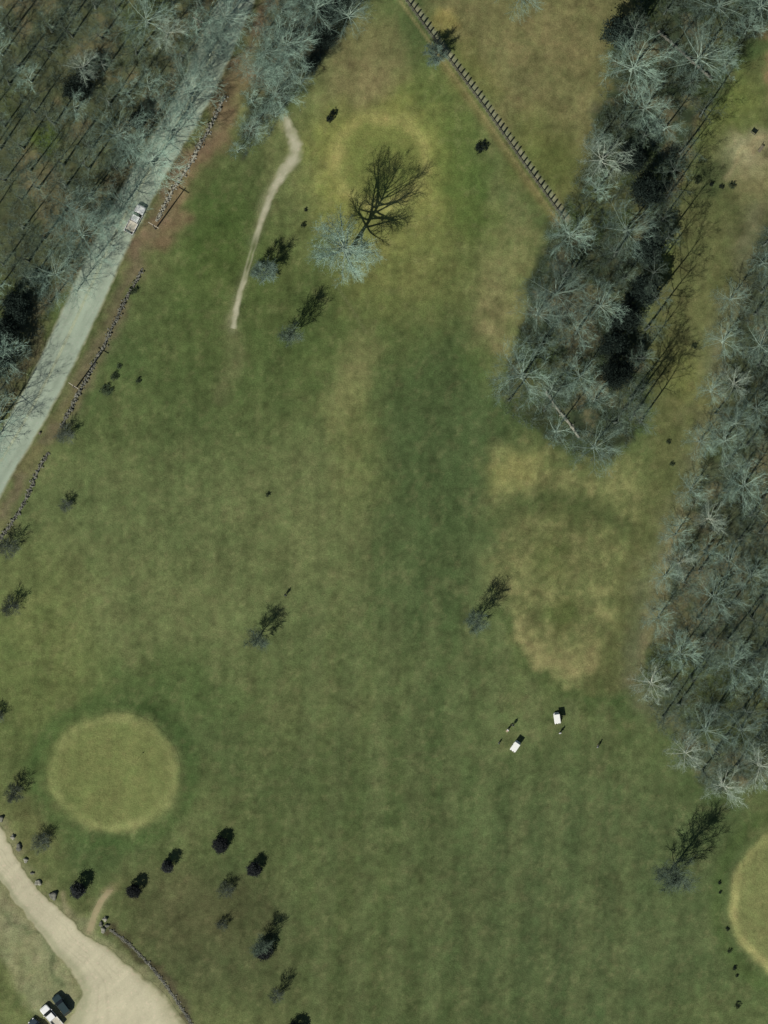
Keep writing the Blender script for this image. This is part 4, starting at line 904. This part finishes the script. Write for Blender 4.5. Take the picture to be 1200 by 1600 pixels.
# ------------------------------------------------------------------ people
def skin_mesh(name, nodes, edges, root, mat, sub=1):
    me = bpy.data.meshes.new(name); me.from_pydata([n[0] for n in nodes], edges, [])
    o = bpy.data.objects.new(name, me); COL.objects.link(o)
    m = o.modifiers.new('skin', 'SKIN'); m.use_smooth_shade = True
    for i, n in enumerate(nodes):
        sv = me.skin_vertices[0].data[i]; sv.radius = (n[1], n[2] if len(n) > 2 else n[1]); sv.use_root = (i == root)
    s = o.modifiers.new('sub', 'SUBSURF'); s.levels = sub; s.render_levels = sub
    dg = bpy.context.evaluated_depsgraph_get(); ev = o.evaluated_get(dg); out = bpy.data.meshes.new_from_object(ev)
    bpy.data.objects.remove(o); out.materials.clear(); out.materials.append(mat); out.name = name
    return out
def person(px, py, rz, shirt, trousers, hat, lab, pose=0):
    x, y = W(px, py); o = empty('person', (x, y, hz(x, y)), rz, lab, 'person', 'golfers and walkers on the course')
    # facing +Y, 1.76 m tall
    fwd = (0.0, 0.10, 0.22)[pose]; bend = (0.0, 0.06, 0.30)[pose]; st = (0.12, 0.20, 0.17)[pose]
    N = []; E = []
    def add(p, r, r2=None, par=None):
        N.append((p, r, r2 or r)); 
        if par is not None: E.append((par, len(N)-1))
        return len(N)-1
    pel = add((0, 0, 0.95), 0.15, 0.11); wa = add((0, bend*0.35, 1.10), 0.135, 0.10, pel); ch = add((0, bend*0.75, 1.30), 0.165, 0.115, wa)
    nb_ = add((0, bend, 1.46), 0.075, 0.07, ch); nk = add((0, bend+0.01, 1.53), 0.055, 0.055, nb_); hd_ = add((0, bend+0.03, 1.62), 0.085, 0.095, nk); tp = add((0, bend+0.02, 1.70), 0.07, 0.085, hd_)
    ns_ = add((0, bend+0.135, 1.61), 0.018, 0.018, hd_)
    hands = []
    for s in (-1, 1):
        sh = add((s*0.19, bend*0.95, 1.42), 0.06, 0.06, ch)
        if pose == 2: el = (s*0.20, bend+0.14, 1.16); wr = (s*0.05, bend+0.36, 0.98)
        elif pose == 1: el = (s*0.25, bend-s*0.09, 1.14); wr = (s*0.26, bend+s*-0.02+0.10, 0.90)
        else: el = (s*0.25, bend, 1.13); wr = (s*0.24, bend+0.08, 0.88)
        e_ = add(el, 0.043, None, sh); w_ = add(wr, 0.028, None, e_)
        dv = (Vector(wr)-Vector(el)).normalized(); pm = Vector(wr)+dv*0.07; pmi = add(tuple(pm), 0.034, 0.02, w_)
        side = Vector((0, 1, 0)) if pose != 2 else Vector((1, 0, 0))
        for q, (of, ln_) in enumerate(((-0.03, 0.06), (-0.01, 0.075), (0.01, 0.07), (0.03, 0.055))):
            a1 = add(tuple(pm+side*of+dv*0.03), 0.009, None, pmi); a2 = add(tuple(pm+side*of*1.1+dv*(0.03+ln_*0.55)), 0.008, None, a1); add(tuple(pm+side*of+dv*(0.03+ln_*0.9)+Vector((-s*0.015, 0, 0))), 0.007, None, a2)
        a1 = add(tuple(pm-dv*0.03+side*0.045), 0.010, None, pmi); add(tuple(pm+side*0.065+dv*0.02), 0.008, None, a1)
        stp = s*st*0.8 if pose == 1 else 0
        hp = add((s*0.09, 0, 0.90), 0.085, 0.09, pel); kn = add((s*0.11, 0.03+stp*0.6, 0.50), 0.058, None, hp); an = add((s*st, stp-0.02, 0.09), 0.038, None, kn); to = add((s*(st+0.02), stp+0.14, 0.04), 0.036, 0.028, an)
    body = link('body', skin_mesh('body', N, E, pel, M_SKIN), o)
    def sub(name, idx, grow, mat):
        mp = {j: i for i, j in enumerate(idx)}; nn = [(N[j][0], N[j][1]+grow, N[j][2]+grow) for j in idx]; ee = [(mp[a], mp[b_]) for a, b_ in E if a in mp and b_ in mp]
        link(name, skin_mesh(name, nn, ee, 0, mat), o)
    # node indices: torso 0..3, arms start with the shoulder
    sho = [i for i, n in enumerate(N) if abs(n[0][2]-1.42) < 1e-6]; elb = [i+1 for i in sho]
    hips = [i for i, n in enumerate(N) if abs(n[0][2]-0.90) < 1e-6 and n[1] == 0.085]
    sub('shirt', [wa, ch, nb_]+sho+elb, 0.022, shirt)
    sub('trousers', [pel]+hips+[h+1 for h in hips]+[h+2 for h in hips], 0.022, trousers)
    b = bmesh.new(); bmesh.ops.create_uvsphere(b, u_segments=14, v_segments=8, radius=0.115)
    for v in b.verts:
        v.co.z = max(v.co.z, 0)*0.8
        if v.co.z < 0.02 and v.co.y > 0.05: v.co.y *= 1.5
    c = link('cap', bm_mesh('cap', b, hat, True), o); c.location = (0, bend+0.02, 1.665)
    return o
c_w = simple('pale_cloth', (0.55, 0.55, 0.52), 0.9); c_g = simple('grey_cloth', (0.30, 0.30, 0.34), 0.9); c_n = simple('dark_cloth', (0.03, 0.035, 0.03), 0.9); c_k = simple('khaki_cloth', (0.30, 0.26, 0.18), 0.9); c_t = simple('green_grey_cloth', (0.10, 0.12, 0.10), 0.9)
person(875, 1145, math.radians(20), c_w, c_g, c_w, 'person in pale top standing just below the upper golf cart', 0)
person(934, 1166, math.radians(70), c_g, c_t, c_t, 'person in grey walking alone to the right of the golf carts', 1)
person(792, 1142, math.radians(-40), c_w, c_k, c_w, 'person in pale top, left one of the pair above the lower golf cart', 2)
person(801.5, 1133, math.radians(130), c_t, c_n, c_n, 'person in dark clothes, right one of the pair above the lower cart', 0)
person(446, 930, math.radians(-30), c_n, c_n, c_n, 'person in dark clothes walking alone above the lone fairway tree', 1)

def standbag(px, py, lab):
    x, y = W(px, py); o = empty('golf_bag', (x, y, hz(x, y)), 1.0, lab, 'golf bag')
    T = Mesh(); T.tube([Vector((0, 0, 0.03)), Vector((0.22, 0, 0.85))], [0.13, 0.15], 10); link('bag', T.mesh('bag', c_t), o)
    for s in (-1, 1):
        T = Mesh(); T.tube([Vector((0.2, 0, 0.75)), Vector((0.48, s*0.25, 0))], [0.012, 0.012], 5); link('leg', T.mesh('leg', M_METAL), o)
    for k in range(5):
        a = k*1.25; T = Mesh(); p = Vector((0.22+0.07*math.cos(a), 0.07*math.sin(a), 0.8)); q = p+Vector((0.06+0.03*math.cos(a), 0.04*math.sin(a), 0.22+0.02*k)); T.tube([p, q, q+Vector((0.02, 0.08, 0.02))], [0.012, 0.012, 0.03], 5); link('club', T.mesh('club', M_METAL), o)
standbag(779, 1162, 'golf bag standing on its legs left of the lower golf cart')
def flagstick(px, py, lab):
    x, y = W(px, py); o = empty('flagstick', (x, y, hz(x, y)+0.02), 0.5, lab, 'flagstick')
    T = Mesh(); T.tube([Vector((0, 0, 0)), Vector((0, 0, 2.1))], [0.02, 0.015], 6); link('pin', T.mesh('pin', M_BLACK), o)
    vs = []; fs = []
    for i in range(7):
        for j in range(2): vs.append((0.02+0.07*i, 0.05*math.sin(i*1.1), 2.05-0.32*j)); 
    n = len(vs); vs += [(a, b_+0.008, c) for a, b_, c in vs]
    for i in range(6): fs += [(2*i, 2*i+1, 2*i+3, 2*i+2), (n+2*i, n+2*i+2, n+2*i+3, n+2*i+1)]
    link('flag', from_lists('flag', vs, fs, M_BLACK), o)
flagstick(214, 1188, 'thin dark flagstick standing on the round lower left green')

# tee furniture at the right edge
x, y = W(1176, 209); o = empty('tee_sign', (x, y, hz(x, y)), math.radians(-35), 'small upright board by the pale arc of path near the right edge', 'sign')
b = bmesh.new(); box_bm(b, -0.55, 0.55, -0.04, 0.04, 0.35, 1.25, 0.015); link('board', bm_mesh('board', b, M_POST), o)
for s in (-1, 1):
    b = bmesh.new(); box_bm(b, s*0.45-0.06, s*0.45+0.06, 0.042, 0.14, -0.1, 1.3, 0.01); link('post', bm_mesh('post', b, M_POLE), o)
x, y = W(1189, 233); o = empty('bench', (x, y, hz(x, y)), math.radians(55), 'dark timber bench below the small board near the right edge', 'bench')
for i in range(4):
    b = bmesh.new(); box_bm(b, -0.75, 0.75, -0.22+0.12*i, -0.12+0.12*i, 0.43, 0.47, 0.008); link('seat_slat', bm_mesh('seat_slat', b, M_POLE), o)
for i in range(3):
    b = bmesh.new(); box_bm(b, -0.75, 0.75, 0.30, 0.335, 0.55+0.14*i, 0.66+0.14*i, 0.008); link('back_slat', bm_mesh('back_slat', b, M_POLE), o)
for sx in (-0.6, 0.6):
    b = bmesh.new(); box_bm(b, sx-0.04, sx+0.04, -0.2, -0.12, -0.05, 0.425); link('leg', bm_mesh('leg', b, M_POLE), o)
    b = bmesh.new(); box_bm(b, sx-0.04, sx+0.04, 0.34, 0.42, -0.05, 0.95); link('leg', bm_mesh('leg', b, M_POLE), o)
